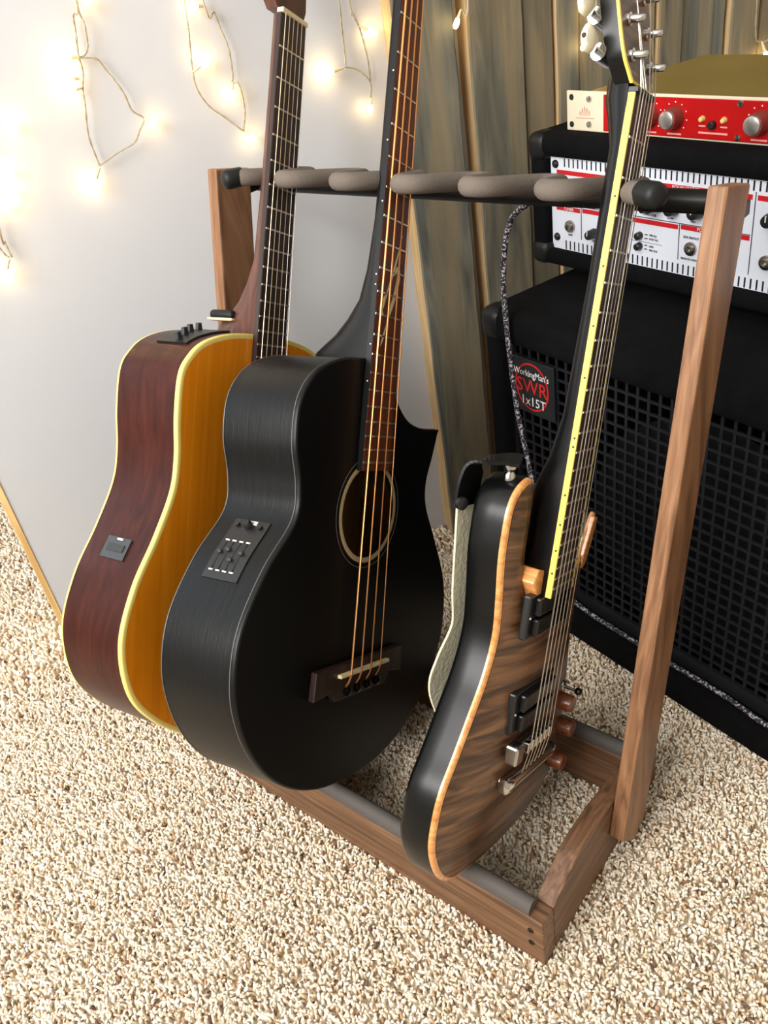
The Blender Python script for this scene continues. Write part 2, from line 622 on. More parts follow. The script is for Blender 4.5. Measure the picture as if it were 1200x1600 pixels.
f_rail = rk(MB().prism([(0.3757, ZB), (0.3977, ZB), (0.3977, 0.073), (0.3757, 0.073)], 'x', XL, XR, 0.0015), 'front_rail', M_walnut)
r_rail = rk(MB().prism([(0.5987, ZB), (0.6207, ZB), (0.6207, 0.071), (0.5987, 0.071)], 'x', XL + 0.0205, XR - 0.0205, 0.0015), 'rear_rail', M_walnut)


def pad(y0, y1, z, x0, x1):
    c = (y0 + y1) / 2
    pr = [(c + (y1 - y0) / 2 * math.cos(a), z + 0.0125 * math.sin(a)) for a in np.linspace(0, math.pi, 9)]
    return MB().prism([(y1 - 0.0005, z - 0.001)] + pr[1:-1] + [(y0 + 0.0005, z - 0.001)], 'x', x0, x1)


rk(pad(0.3767, 0.3967, 0.073, XL + 0.016, XR - 0.016), 'foam_pad', M_pad, f_rail, 40)
rk(pad(0.5997, 0.6197, 0.071, XL + 0.024, XR - 0.024), 'foam_pad', M_pad, r_rail, 40)
prof = crom([(0.398, 0.073), (0.428, 0.086), (0.458, 0.096), (0.50, 0.094), (0.54, 0.086), (0.60, 0.072), (0.645, 0.056)], 4)
side_poly = [(0.398, ZB), (0.645, ZB)] + [(q[0], q[1]) for q in prof[::-1]]
for xa in (XL, XR - 0.0203):
    rk(MB().prism(side_poly, 'x', xa, xa + 0.0203, 0.0012), 'side_rail', M_walnut_y)
post_poly = [(0.5187, 0.0426), (0.5450, 0.012), (0.5760, 0.020), (0.7330, 0.673), (0.6805, 0.6848)]
for xa in (XL - 0.0170, XR + 0.0003):
    rk(MB().prism(post_poly, 'x', xa, xa + 0.0168, 0.0022), 'post', M_walnut_z)
for z in (0.052, 0.030):
    for xx in (XR - 0.014, XL + 0.014):
        rk(MB().lathe([(0, 0.0034), (0.0012, 0.0034), (0.0012, 0.0022), (0.0004, 0.0001)], (xx, 0.3759, z), (0, -1, 0), 14), 'screw', M_screw, f_rail)
rk(MB().tube([(XL - 0.012, 0.752, 0.6505), (XR + 0.003, 0.752, 0.6505)], 0.0105, 16), 'crossbar', M_blackbar, smooth=40)
for xa in (XL - 0.0150, XR + 0.0030):                           # blocks that carry the bar behind the posts
    rk(MB().rbox(xa, xa + 0.0120, 0.7235, 0.7440, 0.6440, 0.6570, 0.001, 1), 'bar_bracket', M_blackbar)
path, PX, PS = [], -0.533, 0.0805
for i in range(0, 121):
    x = PX - 3 * PS + 6 * PS * i / 120
    c = math.cos(2 * math.pi * (x - PX) / PS)
    s = math.tanh(1.5 * c) / math.tanh(1.5)
    path.append((x, 0.704 - 0.037 * s, 0.6725 + 0.008 * s))
path = [(path[0][0] + 0.002, path[0][1] - 0.004, path[0][2])] + path[:-3] + [(path[-4][0] + 0.010, path[-4][1] - 0.006, path[-4][2] + 0.001), (path[-4][0] + 0.020, path[-4][1] - 0.010, path[-4][2] + 0.002)]
cradle = rk(MB().tube(path, 0.0092, 14), 'foam_cradle', M_foam, smooth=60)
for k in (-3, 3):
    sgn = -1 if k < 0 else 1
    q = Vector(path[0]) if k < 0 else Vector(path[-1])
    rk(MB().lathe([(-0.010, 0.0104), (0.006, 0.0110), (0.011, 0.0098), (0.0135, 0.006), (0.014, 0.001)], q, (-0.35, -0.93, 0.05) if k < 0 else (0.86, -0.50, 0.06), 18), 'end_cap', M_blackrub, cradle, 50)


# ------------------------------------------------------------------ guitars
def frame(P, cols):
    return Matrix(((cols[0][0], cols[0][1], cols[0][2], P[0]), (cols[1][0], cols[1][1], cols[1][2], P[1]), (cols[2][0], cols[2][1], cols[2][2], P[2]), (0, 0, 0, 1)))


def dense(ctrl, n=7):
    return [(p[0], p[1]) for p in crom([(a, b_, 0) for a, b_ in ctrl], n, True)]


def hollow_body(g, L, t, hole, m_top, m_side, m_back, m_bind, bw, m_in):
    """L: closed outline (w,u). Top at 0, back at -t. Returns the parts."""
    mb = MB()
    inner = offset_loop(L, bw)
    h = circ(hole[0], hole[1], hole[2])
    fill_loops(mb, [inner, h], 0.0)
    mb.loft([[(q[0], q[1], 0.0) for q in h], [(q[0], q[1], -0.003) for q in h]], cap0=False, cap1=False)
    top = mb.build('soundboard', m_top, g)
    mb = MB()
    ring = lambda off, d: [(q[0], q[1], d) for q in offset_loop(L, off)]
    mb.loft([ring(bw, 0.0), ring(0.0016, 0.0002), ring(0.0004, -0.0006), ring(-0.0001, -0.0018), ring(-0.0001, -0.0048)], cap0=False, cap1=False)
    bind = mb.build('binding', m_bind, g, 60)
    side = MB().loft([ring(0.0, -0.0048), ring(0.0, -t * 0.35), ring(0.0, -t * 0.7), ring(0.0, -t + 0.0035)], cap0=False, cap1=False).build('side_panel', m_side, g, 60)
    mb = MB().loft([ring(-0.0001, -t + 0.0035), ring(-0.0001, -t + 0.001), ring(0.001, -t), ring(0.004, -t - 0.0002)], cap0=False, cap1=False)
    mb.build('back_binding', m_bind, g, 60)
    mb = MB()
    fill_loops(mb, [offset_loop(L, 0.004)], -t - 0.0002)
    mb.build('back_panel', m_back, g)
    # the inside, seen through the sound hole
    mb = MB()
    fill_loops(mb, [offset_loop(L, 0.004)], -t + 0.003)
    mb.loft([ring(0.004, -t + 0.003), ring(0.004, -0.0032)], cap0=False, cap1=False)
    o = mb.build('inner_lining', m_in, g)
    return top, side


def neck_loft(g, secs, m, name='neck'):
    """secs: (u, halfwidth, depth, top d)"""
    rings = []
    for u, hw, dp, td in secs:
        r = []
        for a in np.linspace(0, math.pi, 15):
            cx, sx = math.cos(a), math.sin(a)
            r.append((hw * cx, u, td - dp * abs(sx) ** 0.9))
        rings.append(r)
    return MB().loft(rings).build(name, m, g, 50)


def fretboard(g, u0, u1, w0, w1, d0, d1, m, name='fretboard'):
    b_ = 0.0008
    rings = []
    for u, w in ((u0, w0), (u1, w1)):
        rings.append([(-w, u, d0), (w, u, d0), (w, u, d1 - b_), (w - b_, u, d1), (-w + b_, u, d1), (-w, u, d1 - b_)])
    return MB().loft(rings).build(name, m, g)


FRET = None


def frets(fb, nut, scale, n0, n1, width, d, m):
    global FRET
    for n in range(n0, n1 + 1):
        u = nut - scale * (1 - 2 ** (-n / 12))
        if FRET is None:
            FRET = MB().prism([(-0.0012, 0), (0.0012, 0), (0.0007, 0.0011), (-0.0007, 0.0011)], 'x', -1, 1).build('fret', m, fb)
            o = FRET
        else:
            o = link_copy(FRET, fb)
        o.location = (0, u, d - 0.0001)
        o.scale = (width(u), 1, 1)


def strings(g, xs0, xs1, u0, u1, d0, d1, radii, mats):
    for a, b_, r, m in zip(xs0, xs1, radii, mats):
        MB().tube([(a, u0, d0), (b_, u1, d1)], r, 6).build('string', m, g, 60)


def side_strip(g, L, i0, i1, d0, d1, h, m, name, parent=None):
    """a plate that follows the body side: outline samples i0..i1, depth d0..d1, proud by h"""
    out = offset_loop(L, -h)
    inn = offset_loop(L, 0.001)
    idx = [i % len(L) for i in range(i0, i1 + 1)]
    rings = [[(inn[i][0], inn[i][1], d0), (out[i][0], out[i][1], d0), (out[i][0], out[i][1], d1), (inn[i][0], inn[i][1], d1)] for i in idx]
    return MB().loft(rings).build(name, m, parent or g)


def nearest(L, w, u):
    return min(range(len(L)), key=lambda i: (L[i][0] - w) ** 2 + (L[i][1] - u) ** 2)


def on_side(L, i):
    """point and outward direction on the outline"""
    A = np.array(L)
    n = len(A)
    t = A[(i + 1) % n] - A[(i - 1) % n]
    t /= np.linalg.norm(t)
    o = offset_loop(L, -0.01)[i] - A[i]
    o /= np.linalg.norm(o)
    return A[i], t, o


# ---- amber dreadnought
g1 = thing('acoustic_guitar', 'acoustic guitar with amber top, reddish brown sides and cream binding, leaning by the white wall', 'guitar',
           matrix=frame((-0.668, 0.382, 0.102), ((-0.10968, -0.09424, 0.98949), (0.86937, 0.47348, 0.14146), (-0.48184, 0.87575, 0.03))))
half = [(0.0, 0.0), (0.058, 0.0025), (0.1006, 0.0225), (0.1483, 0.0525), (0.185, 0.0925), (0.2000, 0.15), (0.1865, 0.207), (0.1600, 0.257), (0.1395, 0.304),
        (0.1355, 0.341), (0.1385, 0.382), (0.1365, 0.425), (0.1250, 0.446), (0.1040, 0.4625), (0.0690, 0.4735), (0.026, 0.478)]
L1 = dense(half + [(-a, b_) for a, b_ in half[:0:-1]], 7)
T1 = 0.0925
M_amber = wood('amber_spruce', S(234, 134, 16), S(244, 146, 22), S(252, 158, 32), (130, 5, 5), rough=0.3, coat=0.25, dist=0.5, bump=0.02)
M_mahog = wood('red_mahogany', S(44, 16, 11), S(58, 23, 16), S(72, 31, 21), (30, 12, 90), rough=0.35, coat=0.05, dist=1.2, bump=0.03, spec=0.2)
M_mneck = wood('mahogany_neck', S(52, 28, 22), S(78, 44, 33), S(98, 58, 44), (90, 8, 90), rough=0.4, coat=0.2, bump=0.03)
M_inside = wood('bare_inside', S(120, 84, 46), S(150, 108, 62), S(170, 126, 78), (60, 5, 60), rough=0.8)
M_rose = wood('dark_rosewood', S(30, 20, 17), S(46, 31, 26), S(62, 42, 34), (120, 8, 120), rough=0.45, bump=0.05)
hollow_body(g1, L1, T1, (0, 0.335, 0.050), M_amber, M_mahog, M_mahog, M_cream, 0.0055, M_inside)
MB().loft([[(q[0], q[1], 0.0004) for q in circ(0, 0.335, 0.059)], [(q[0], q[1], 0.0006) for q in circ(0, 0.335, 0.052)]], cap0=False, cap1=False).build('rosette', M_cream, g1)
NUT1, SC1 = 0.8185, 0.606
w1 = lambda u: 0.0225 + (NUT1 - u) * 0.011
neck_loft(g1, [(0.4765, 0.020, 0.078, 0.0), (0.488, 0.021, 0.072, 0.0), (0.500, 0.0225, 0.056, 0.0), (0.515, 0.0235, 0.042, 0.0), (0.535, 0.0243, 0.030, 0.0), (0.56, 0.0245, 0.0190, 0.0),
               (0.65, w1(0.65), 0.0130, 0.0), (0.818, w1(0.818), 0.0120, 0.0)], M_mneck)
fb1 = fretboard(g1, 0.390, NUT1, w1(0.39), w1(NUT1), 0.0, 0.0065, M_rose)
frets(fb1, NUT1, SC1, 1, 20, lambda u: w1(u) - 0.0003, 0.0065, M_fretwire)
MB().rbox(-0.0225, 0.0225, NUT1, NUT1 + 0.005, 0.0, 0.0088, 0.0006, 1).build('nut', M_bone, g1)
hs = [(-0.0225, 0.8235), (0.0225, 0.8235), (0.031, 0.838), (0.037, 0.862), (0.034, 0.975), (0.012, 0.985), (-0.012, 0.985), (-0.034, 0.975), (-0.037, 0.862), (-0.031, 0.838)]
hd = MB()
hd.loft([[(a, u, 0.001 - (u - 0.8235) * 0.24) for a, u in hs], [(a, u, -0.014 - (u - 0.8235) * 0.24) for a, u in hs]])
hd1 = hd.build('headstock', M_mneck, g1)
for sx in (-1, 1):
    for k in range(3):
        u = 0.875 + k * 0.035
        z = 0.001 - (u - 0.8235) * 0.24
        tp = MB().lathe([(0, 0.0035), (0.014, 0.0032), (0.016, 0.002)], (sx * 0.022, u, z), (0, 0, 1), 12)
        tp.tube([(sx * 0.034, u, z - 0.008), (sx * 0.046, u, z - 0.008)], 0.0022, 8).lathe([(0, 0.003), (0.003, 0.006), (0.009, 0.006), (0.011, 0.003)], (sx * 0.045, u, z - 0.008), (sx, 0, 0), 12)
        tp.build('tuner', M_chrome, hd1, 50)
sx1 = [-0.0265, -0.0160, -0.0055, 0.0055, 0.0160, 0.0265]
strings(g1, sx1, [a * 0.68 for a in sx1], NUT1 - SC1, NUT1, 0.0125, 0.0092, [0.00055, 0.0005, 0.00045, 0.0004, 0.0004, 0.0004], [mat('string_brass', S(196, 176, 146), rough=0.35, metal=0.8)] * 4 + [M_steel] * 2)
br = MB().prism([(-0.075, 0.200), (0.075, 0.200), (0.082, 0.214), (0.078, 0.222), (0.03, 0.2265), (-0.03, 0.2265), (-0.078, 0.222), (-0.082, 0.214)], 'z', 0.0002, 0.0085, 0.001).build('bridge', M_rose, g1)
MB().rbox(-0.036, 0.036, NUT1 - SC1 - 0.0015, NUT1 - SC1 + 0.0015, 0.008, 0.0118, 0.0005, 1).build('saddle', M_bone, br)
for a in sx1:
    MB().lathe([(0, 0.0028), (0.002, 0.0034), (0.004, 0.002)], (a, 0.203, 0.0085), (0, 0, 1), 10).build('bridge_pin', M_bone, br, 50)
# battery box on the side, slider preamp on the shoulder
ia, ib = nearest(L1, -0.162, 0.252), nearest(L1, -0.176, 0.228)
i0, i1 = min(ia, ib), max(ia, ib)
bx = side_strip(g1, L1, i0, i1, -0.063, -0.029, 0.0020, M_greyplastic, 'battery_box')
side_strip(g1, L1, i0 + 1, i1 - 1, -0.058, -0.034, 0.0030, mat('dark_plastic', S(36, 38, 39), rough=0.5), 'battery_door', bx)
p_, t_, o_ = on_side(L1, ia if L1[ia][1] > L1[ib][1] else ib)
MB().rbox(p_[0] - 0.0015 + o_[0] * 0.0032, p_[0] + 0.0015 + o_[0] * 0.0032, p_[1] - 0.003 + o_[1] * 0.003, p_[1] - 0.001 + o_[1] * 0.003, -0.048, -0.040, 0.0003, 1).build('battery_label', M_white, bx)
ia, ib = nearest(L1, -0.110, 0.458), nearest(L1, -0.045, 0.477)
i0, i1 = min(ia, ib), max(ia, ib)
pr = side_strip(g1, L1, i0, i1, -0.062, -0.018, 0.0022, M_blackplastic, 'preamp_panel')
for k in range(4):
    i = int(i0 + 2 + (i1 - i0 - 4) * k / 3)
    p_, t_, o_ = on_side(L1, i)
    base_ = Vector((p_[0] + o_[0] * 0.0022, p_[1] + o_[1] * 0.0022, 0))
    oo = Vector((o_[0], o_[1], 0))
    tt = Vector((t_[0], t_[1], 0))
    for d0_ in (-0.053, -0.049, -0.041, -0.036)[k:k + 1]:
        q = base_ + Vector((0, 0, d0_))
        mbk = MB()
        vs = []
        for a in (-0.0035, 0.0035):
            for c in (0.0, 0.0075):
                for d_ in (-0.0022, 0.0022):
                    vs.append(q + tt * a * (1 - 0.3 * (c > 0)) + oo * c + Vector((0, 0, d_)))
        mbk.add(vs, [(0, 1, 3, 2), (4, 6, 7, 5), (0, 4, 5, 1), (2, 3, 7, 6), (0, 2, 6, 4), (1, 5, 7, 3)])
        mbk.build('slider_knob', M_greyplastic, pr)
# small black strap button pad tucked at the heel
MB().rbox(-0.024, 0.010, 0.4930, 0.5040, -0.072, -0.036, 0.0050, 3).build('heel_pad', M_blackrub, g1, 60)
MB().rbox(-0.0252, 0.0112, 0.4915, 0.4945, -0.0732, -0.0348, 0.0012, 1).build('heel_trim', M_bone, g1)

# ---- black acoustic bass
g2 = thing('acoustic_bass', 'black four-string acoustic bass guitar with pointed cutaway and pale sound hole ring', 'guitar',
           matrix=frame((-0.49625, 0.38707, 0.10286), ((-0.08435, -0.14083, 1.01684), (0.88032, 0.51488, 0.14433), (-0.52803, 0.88089, 0.07821))))
left = [(0.0, 0.0075), (0.0480, 0.0110), (0.0920, 0.0235), (0.1290, 0.0440), (0.1590, 0.0715), (0.1830, 0.1075), (0.1965, 0.1500), (0.1921, 0.2013), (0.1624, 0.2542), (0.1245, 0.2977),
        (0.1215, 0.3320), (0.1310, 0.3690), (0.1298, 0.4050), (0.1170, 0.4290), (0.0960, 0.4450), (0.0640, 0.4560), (0.026, 0.4597)]
right = [(0.0480, 0.0110), (0.0920, 0.0235), (0.1290, 0.0440), (0.1590, 0.0715), (0.1820, 0.1075), (0.1945, 0.1500), (0.1870, 0.2056), (0.1545, 0.2600), (0.1260, 0.3019), (0.1212, 0.3301),
         (0.1310, 0.3600), (0.1412, 0.3935)]
cut = [(0.1320, 0.3935), (0.1011, 0.3931), (0.0700, 0.4000), (0.0470, 0.4160), (0.034, 0.435), (0.026, 0.4597)]


def open_curve(pts, n=7):
    return [(q[0], q[1]) for q in crom([(a, b_, 0) for a, b_ in pts], n)]


lc = open_curve([(-a, b_) for a, b_ in left])                    # bottom centre -> neck, left side
rc = open_curve([(0.0, 0.0075)] + right)
cc = open_curve([(0.1412, 0.3935)] + cut)
L2 = rc + cc[1:] + lc[::-1][:-1]
T2 = 0.0925
M_bass_top = mat('satin_black_top', S(7, 7, 7), rough=0.45, spec=0.2, bump=0.02, bscale=60)
M_bass_side = wood('satin_black_ash', S(7, 8, 9), S(11, 12, 13), S(17, 18, 19), (14, 14, 330), rough=0.38, dist=1.5, bump=0.22, spec=0.24)
M_bass_line = mat('grey_pinstripe', S(84, 84, 82), rough=0.4)
M_bfb = wood('red_brown_rosewood', S(66, 28, 14), S(98, 46, 24), S(120, 62, 34), (160, 9, 160), rough=0.5, bump=0.05)
HO = (0.0, 0.301)
hollow_body(g2, L2, T2, (0, HO[1], 0.0475), M_bass_top, M_bass_side, M_bass_side, M_bass_side, 0.0030, M_inside)
ring = lambda off, d: [(q[0], q[1], d) for q in offset_loop(L2, off)]
MB().loft([ring(-0.0003, -0.0050), ring(-0.0005, -0.0054), ring(-0.0003, -0.0060)], cap0=False, cap1=False).build('pinstripe', M_bass_line, g2)
MB().loft([ring(-0.0003, -T2 + 0.0026), ring(-0.0005, -T2 + 0.0021), ring(-0.0003, -T2 + 0.0014)], cap0=False, cap1=False).build('pinstripe', M_bass_line, g2)
for ra, rb, m_ in ((0.0600, 0.0590, M_bass_line), (0.0545, 0.0490, mat('sound_hole_ring', S(176, 158, 120), rough=0.4))):
    MB().loft([[(q[0], q[1], 0.0003) for q in circ(0, HO[1], ra)], [(q[0], q[1], 0.0006) for q in circ(0, HO[1], (ra + rb) / 2)], [(q[0], q[1], 0.0003) for q in circ(0, HO[1], rb)]], cap0=False, cap1=False).build('rosette_ring', m_, g2)
NUT2, SC2 = 0.921, 0.788
w2 = lambda u: 0.0200 + (0.82 - u) * 0.0185
M_bneck = mat('satin_black_neck', S(14, 15, 16), rough=0.38, spec=0.3)
neck_loft(g2, [(0.4585, 0.023, 0.084, 0.001), (0.466, 0.0235, 0.082, 0.001), (0.474, 0.0245, 0.072, 0.001), (0.484, 0.0255, 0.058, 0.001), (0.50, 0.0265, 0.042, 0.001), (0.52, 0.0258, 0.027, 0.001), (0.55, 0.0246, 0.019, 0.001), (0.60, 0.0234, 0.0125, 0.001),
               (0.65, 0.0224, 0.0110, 0.001), (NUT2, w2(NUT2), 0.010, 0.001)], M_bneck)
fb2 = fretboard(g2, 0.3455, NUT2, 0.0287, w2(NUT2), 0.0005, 0.0070, M_bfb)
MB().loft([[(-w - 0.0004, u, 0.0006), (-w + 0.0003, u, 0.0006), (-w + 0.0003, u, 0.0068), (-w - 0.0004, u, 0.0068)] for u, w in ((0.3455, 0.0287), (NUT2, w2(NUT2)))]).build('board_edge', M_bneck, fb2)
frets(fb2, NUT2, SC2, 1, 22, lambda u: w2(u) - 0.0002, 0.0070, M_fretwire)
for n in (3, 5, 7, 9, 12, 15, 17):
    u = NUT2 - SC2 * (1 - (2 ** (-n / 12) + 2 ** (-(n - 1) / 12)) / 2)
    for du in ((-0.005, 0.005) if n == 12 else (0,)):
        MB().lathe([(0, 0.0009), (0.0004, 0.0008)], (-w2(u) - 0.0003, u + du, 0.0045), (-1, 0, 0), 8).build('side_dot', M_white, fb2)


def inlay_stroke(pts, rs):
    c = crom([(a, b_, 0.0071) for a, b_ in pts], 6)
    mb = MB()
    k = len(c)
    A, B = [], []
    for i, q in enumerate(c):
        t = (c[min(i + 1, k - 1)] - c[max(i - 1, 0)]).normalized()
        n_ = Vector((-t.y, t.x, 0))
        f_ = i / (k - 1)
        r = rs * (math.sin(math.pi * min(1, f_ * 0.9 + 0.08)) ** 0.7 + 0.05)
        A.append(q + n_ * r)
        B.append(q - n_ * r)
    mb.loft([A, B], close=False, cap0=False, cap1=False)
    mb.build('vine_inlay', M_bone, fb2)


inlay_stroke([(0.014, 0.590), (0.009, 0.570), (0.002, 0.550), (-0.006, 0.530), (-0.012, 0.512)], 0.0016)
inlay_stroke([(-0.012, 0.505), (-0.016, 0.510), (-0.013, 0.518), (-0.006, 0.528)], 0.0033)
inlay_stroke([(0.004, 0.548), (0.010, 0.555), (0.013, 0.548), (0.009, 0.530), (0.002, 0.512), (-0.004, 0.498)], 0.0030)
inlay_stroke([(-0.002, 0.500), (-0.008, 0.484), (-0.012, 0.474)], 0.0015)
MB().rbox(-w2(NUT2), w2(NUT2), NUT2, NUT2 + 0.006, 0.001, 0.011, 0.0006, 1).build('nut', M_bone, g2)
hs = [(-0.019, 0.927), (0.019, 0.927), (0.032, 0.945), (0.044, 0.97), (0.040, 1.10), (0.0, 1.115), (-0.040, 1.10), (-0.044, 0.97), (-0.032, 0.945)]
hd = MB()
hd.loft([[(a, u, 0.001 - (u - 0.927) * 0.2) for a, u in hs], [(a, u, -0.015 - (u - 0.927) * 0.2) for a, u in hs]])
hd2 = hd.build('headstock', M_bneck, g2)
for sx in (-1, 1):
    for k in range(2):
        u = 0.985 + k * 0.06
        z = 0.001 - (u - 0.927) * 0.2
        tp = MB().lathe([(0, 0.006), (0.016, 0.0055), (0.019, 0.003)], (sx * 0.024, u, z), (0, 0, 1), 12)
        tp.tube([(sx * 0.040, u, z - 0.010), (sx * 0.060, u, z - 0.010)], 0.003, 8).rbox(sx * 0.066 - 0.008, sx * 0.066 + 0.008, u - 0.009, u + 0.009, z - 0.013, z - 0.007, 0.002, 1)
        tp.build('tuner', M_blackplastic, hd2, 50)
UB = NUT2 - SC2
sx2 = [-0.0300, -0.0110, 0.0080, 0.0270]
strings(g2, sx2, [-0.0155, -0.0060, 0.0035, 0.0125], UB, NUT2, 0.0130, 0.0100, [0.0012, 0.00105, 0.0009, 0.00075], [M_bronze] * 4)
for a, r_ in zip(sx2, (0.0012, 0.00105, 0.0009, 0.00075)):
    MB().tube([(a, UB, 0.0135), (a - 0.001, UB - 0.008, 0.0115), (a - 0.0015, UB - 0.0165, 0.007)], r_, 6).build('string_end', M_bronze, g2, 60)
br = MB().prism([(-0.0860, 0.1140), (-0.0560, 0.1180), (-0.0480, 0.1060), (0.0480, 0.1060), (0.0560, 0.1180), (0.0820, 0.1140), (0.0800, 0.1440), (-0.0840, 0.1440)], 'z', 0.0002, 0.0078, 0.001).build('bridge', M_rose, g2)
MB().rbox(-0.0470, 0.0470, UB - 0.002, UB + 0.002, 0.0070, 0.0125, 0.0007, 1).build('saddle', M_bone, br)
for a in sx2:
    MB().lathe([(0, 0.0042), (0.003, 0.0052), (0.0055, 0.005), (0.0075, 0.002)], (a - 0.0015, UB - 0.0185, 0.0070), (0, 0, 1), 14).build('bridge_pin', mat('gloss_black', S(8, 8, 8), rough=0.12), br, 50)
# preamp on the bass side
ia, ib = nearest(L2, -0.128, 0.294), nearest(L2, -0.179, 0.239)
i0, i1 = min(ia, ib), max(ia, ib)
pp = side_strip(g2, L2, i0, i1, -0.069, -0.026, 0.0012, M_blackplastic, 'preamp_panel')


def side_pt(L, frac, d, h):
    i = i0 + (i1 - i0) * frac
    a = int(math.floor(i))
    q = np.array(offset_loop(L, -h))
    v = q[a % len(L)] * (1 - (i - a)) + q[(a + 1) % len(L)] * (i - a)
    return Vector((v[0], v[1], d))


if L2[i0][1] > L2[i1][1]:
    fr_ = lambda f: f
else:
    fr_ = lambda f: 1 - f
for k in range(4):                                              # slider slots with white ticks and a knob each
    d_ = -0.062 + k * 0.0085
    a = side_pt(L2, fr_(0.42), d_, 0.0014)
    c = side_pt(L2, fr_(0.86), d_, 0.0014)
    MB().tube([a, (a + c) / 2 + Vector((-0.0005, 0, 0)), c], 0.0008, 5).build('slider_slot', mat('slot_black', S(6, 6, 6), rough=0.6), pp)
    q = side_pt(L2, fr_((0.60, 0.55, 0.70, 0.58)[k]), d_, 0.0026)
    MB().rbox(q.x - 0.0016, q.x + 0.0016, q.y - 0.0016, q.y + 0.0016, q.z - 0.0024, q.z + 0.0024, 0.0005, 1).build('slider_knob', M_greyplastic, pp)
    for f_ in (0.40, 0.88):
        q = side_pt(L2, fr_(f_), d_, 0.0016)
        MB().rbox(q.x - 0.0007, q.x + 0.0007, q.y - 0.0007, q.y + 0.0007, q.z - 0.0024, q.z + 0.0024, 0.0002, 1).build('panel_mark', M_white, pp)
i_k = int(round(i0 + (i1 - i0) * fr_(0.16)))
p_, t_, o_ = on_side(L2, i_k % len(L2))
MB().lathe([(0, 0.0048), (0.006, 0.0042), (0.0075, 0.003)], (p_[0] + o_[0] * 0.001, p_[1] + o_[1] * 0.001, -0.048), (o_[0], o_[1], 0), 16).build('volume_knob', M_blackplastic, pp, 40)
for dd in (-0.062, -0.034):
    MB().lathe([(0, 0.0026), (0.003, 0.0022)], (p_[0] + o_[0] * 0.001, p_[1] + o_[1] * 0.001, dd), (o_[0], o_[1], 0), 12).build('panel_knob', M_blackplastic, pp, 40)
for k, f_ in enumerate((0.03, 0.07)):
    q = side_pt(L2, fr_(f_), -0.047, 0.0016)
    MB().rbox(q.x - 0.0008, q.x + 0.0008, q.y - 0.0008, q.y + 0.0008, q.z - 0.007, q.z + 0.007, 0.0002, 1).build('panel_mark', M_white, pp)

# ---- walnut-topped electric
EU = 0.1440                                                     # local origin sits at the bottom of the body
ecols = ((-0.03722, -0.01743, 0.99915), (0.91587, 0.39936, 0.04109), (-0.39974, 0.91663, 0.0011))
eP = Vector((-0.31799, 0.48362, 0.19515)) - Vector((ecols[0][1], ecols[1][1], ecols[2][1])) * EU
g3 = thing('electric_guitar', 'electric guitar with striped walnut top, black sides and yellow-edged neck, beside the bass amplifier', 'guitar', matrix=frame(eP, ecols))
ED = -0.0175
ctl = [(-0.0405, 0.2710), (-0.0601, 0.2633), (-0.0715, 0.2471), (-0.0744, 0.2215), (-0.0736, 0.1948), (-0.0670, 0.1551), (-0.0640, 0.1206), (-0.0733, 0.0839), (-0.0909, 0.0501), (-0.1118, 0.0124),
       (-0.1278, -0.0154), (-0.1340, -0.0452), (-0.1323, -0.0757), (-0.1140, -0.1112), (-0.0888, -0.1324), (-0.0547, -0.1397), (-0.0182, -0.1435), (0.0383, -0.1428), (0.0908, -0.1334), (0.1254, -0.1045),
       (0.1400, -0.0620), (0.1418, -0.0193), (0.1341, 0.0267), (0.1241, 0.0781), (0.1223, 0.1321), (0.1319, 0.1674), (0.1410, 0.2040), (0.1340, 0.2090), (0.1245, 0.1900), (0.1120, 0.1600), (0.0840, 0.1450), (0.0580, 0.1460),
       (0.0380, 0.1540), (0.0200, 0.1640), (-0.0120, 0.1660), (-0.0250, 0.1900), (-0.0265, 0.2250), (-0.0270, 0.2520), (-0.0310, 0.2660)]
L3 = dense([(a, b_ + EU) for a, b_ in ctl], 5)
TE = 0.0400
A3 = np.array(L3)


def edge_dist(q):
    B3 = np.roll(A3, -1, 0)
    D = B3 - A3
    t = np.clip(((q - A3) * D).sum(1) / ((D ** 2).sum(1) + 1e-12), 0, 1)
    return np.min(np.linalg.norm(A3 + D * t[:, None] - q, axis=1))


def arch(q):
    return ED + (0.0 - ED) * (1 - (1 - min(1, max(0.0, edge_dist(np.array(q)) - 0.004) / 0.075)) ** 2)


inn = offset_loop(L3, 0.0048)
pts = [tuple(q) for q in inn]
nb = len(pts)
mask = []
for a in np.arange(-0.13, 0.14, 0.0095):
    for c in np.arange(0.0, 0.42, 0.0095):
        mask.append((a, c))
mask = np.array(mask)
ok = inside(mask, np.array(inn))
for q in mask[ok]:
    if edge_dist(q) > 0.0095:
        pts.append(tuple(q))
res = delaunay_2d_cdt([Vector(q) for q in pts], [(i, (i + 1) % nb) for i in range(nb)], [], 1, 1e-6)
M_wal_top = wood('striped_walnut_top', S(74, 50, 34), S(112, 78, 52), S(136, 98, 68), (6, 130, 30), rough=0.38, coat=0.15, dist=1.2, bump=0.04,
                 fig=((7, 75, 30), S(40, 27, 20), 0.75, (0, 0, 0.32)))
M_maple = wood('flamed_maple_edge', S(190, 118, 62), S(222, 152, 88), S(238, 178, 116), (90, 90, 20), rough=0.25, coat=0.5, bump=0.02)
M_el_black = mat('satin_black_body', S(8, 9, 10), rough=0.30, spec=0.32)
MB().add([(v.x, v.y, arch((v.x, v.y))) for v in res[0]], [tuple(f) for f in res[2]]).build('top', M_wal_top, g3, 60)
ring = lambda off, d: [(q[0], q[1], d) for q in offset_loop(L3, off)]
MB().loft([ring(0.0048, ED), ring(0.0022, ED - 0.0006), ring(0.0004, ED - 0.0018), ring(0.0, ED - 0.0034), ring(0.0, ED - 0.0052)], cap0=False, cap1=False).build('wood_binding', M_maple, g3, 60)
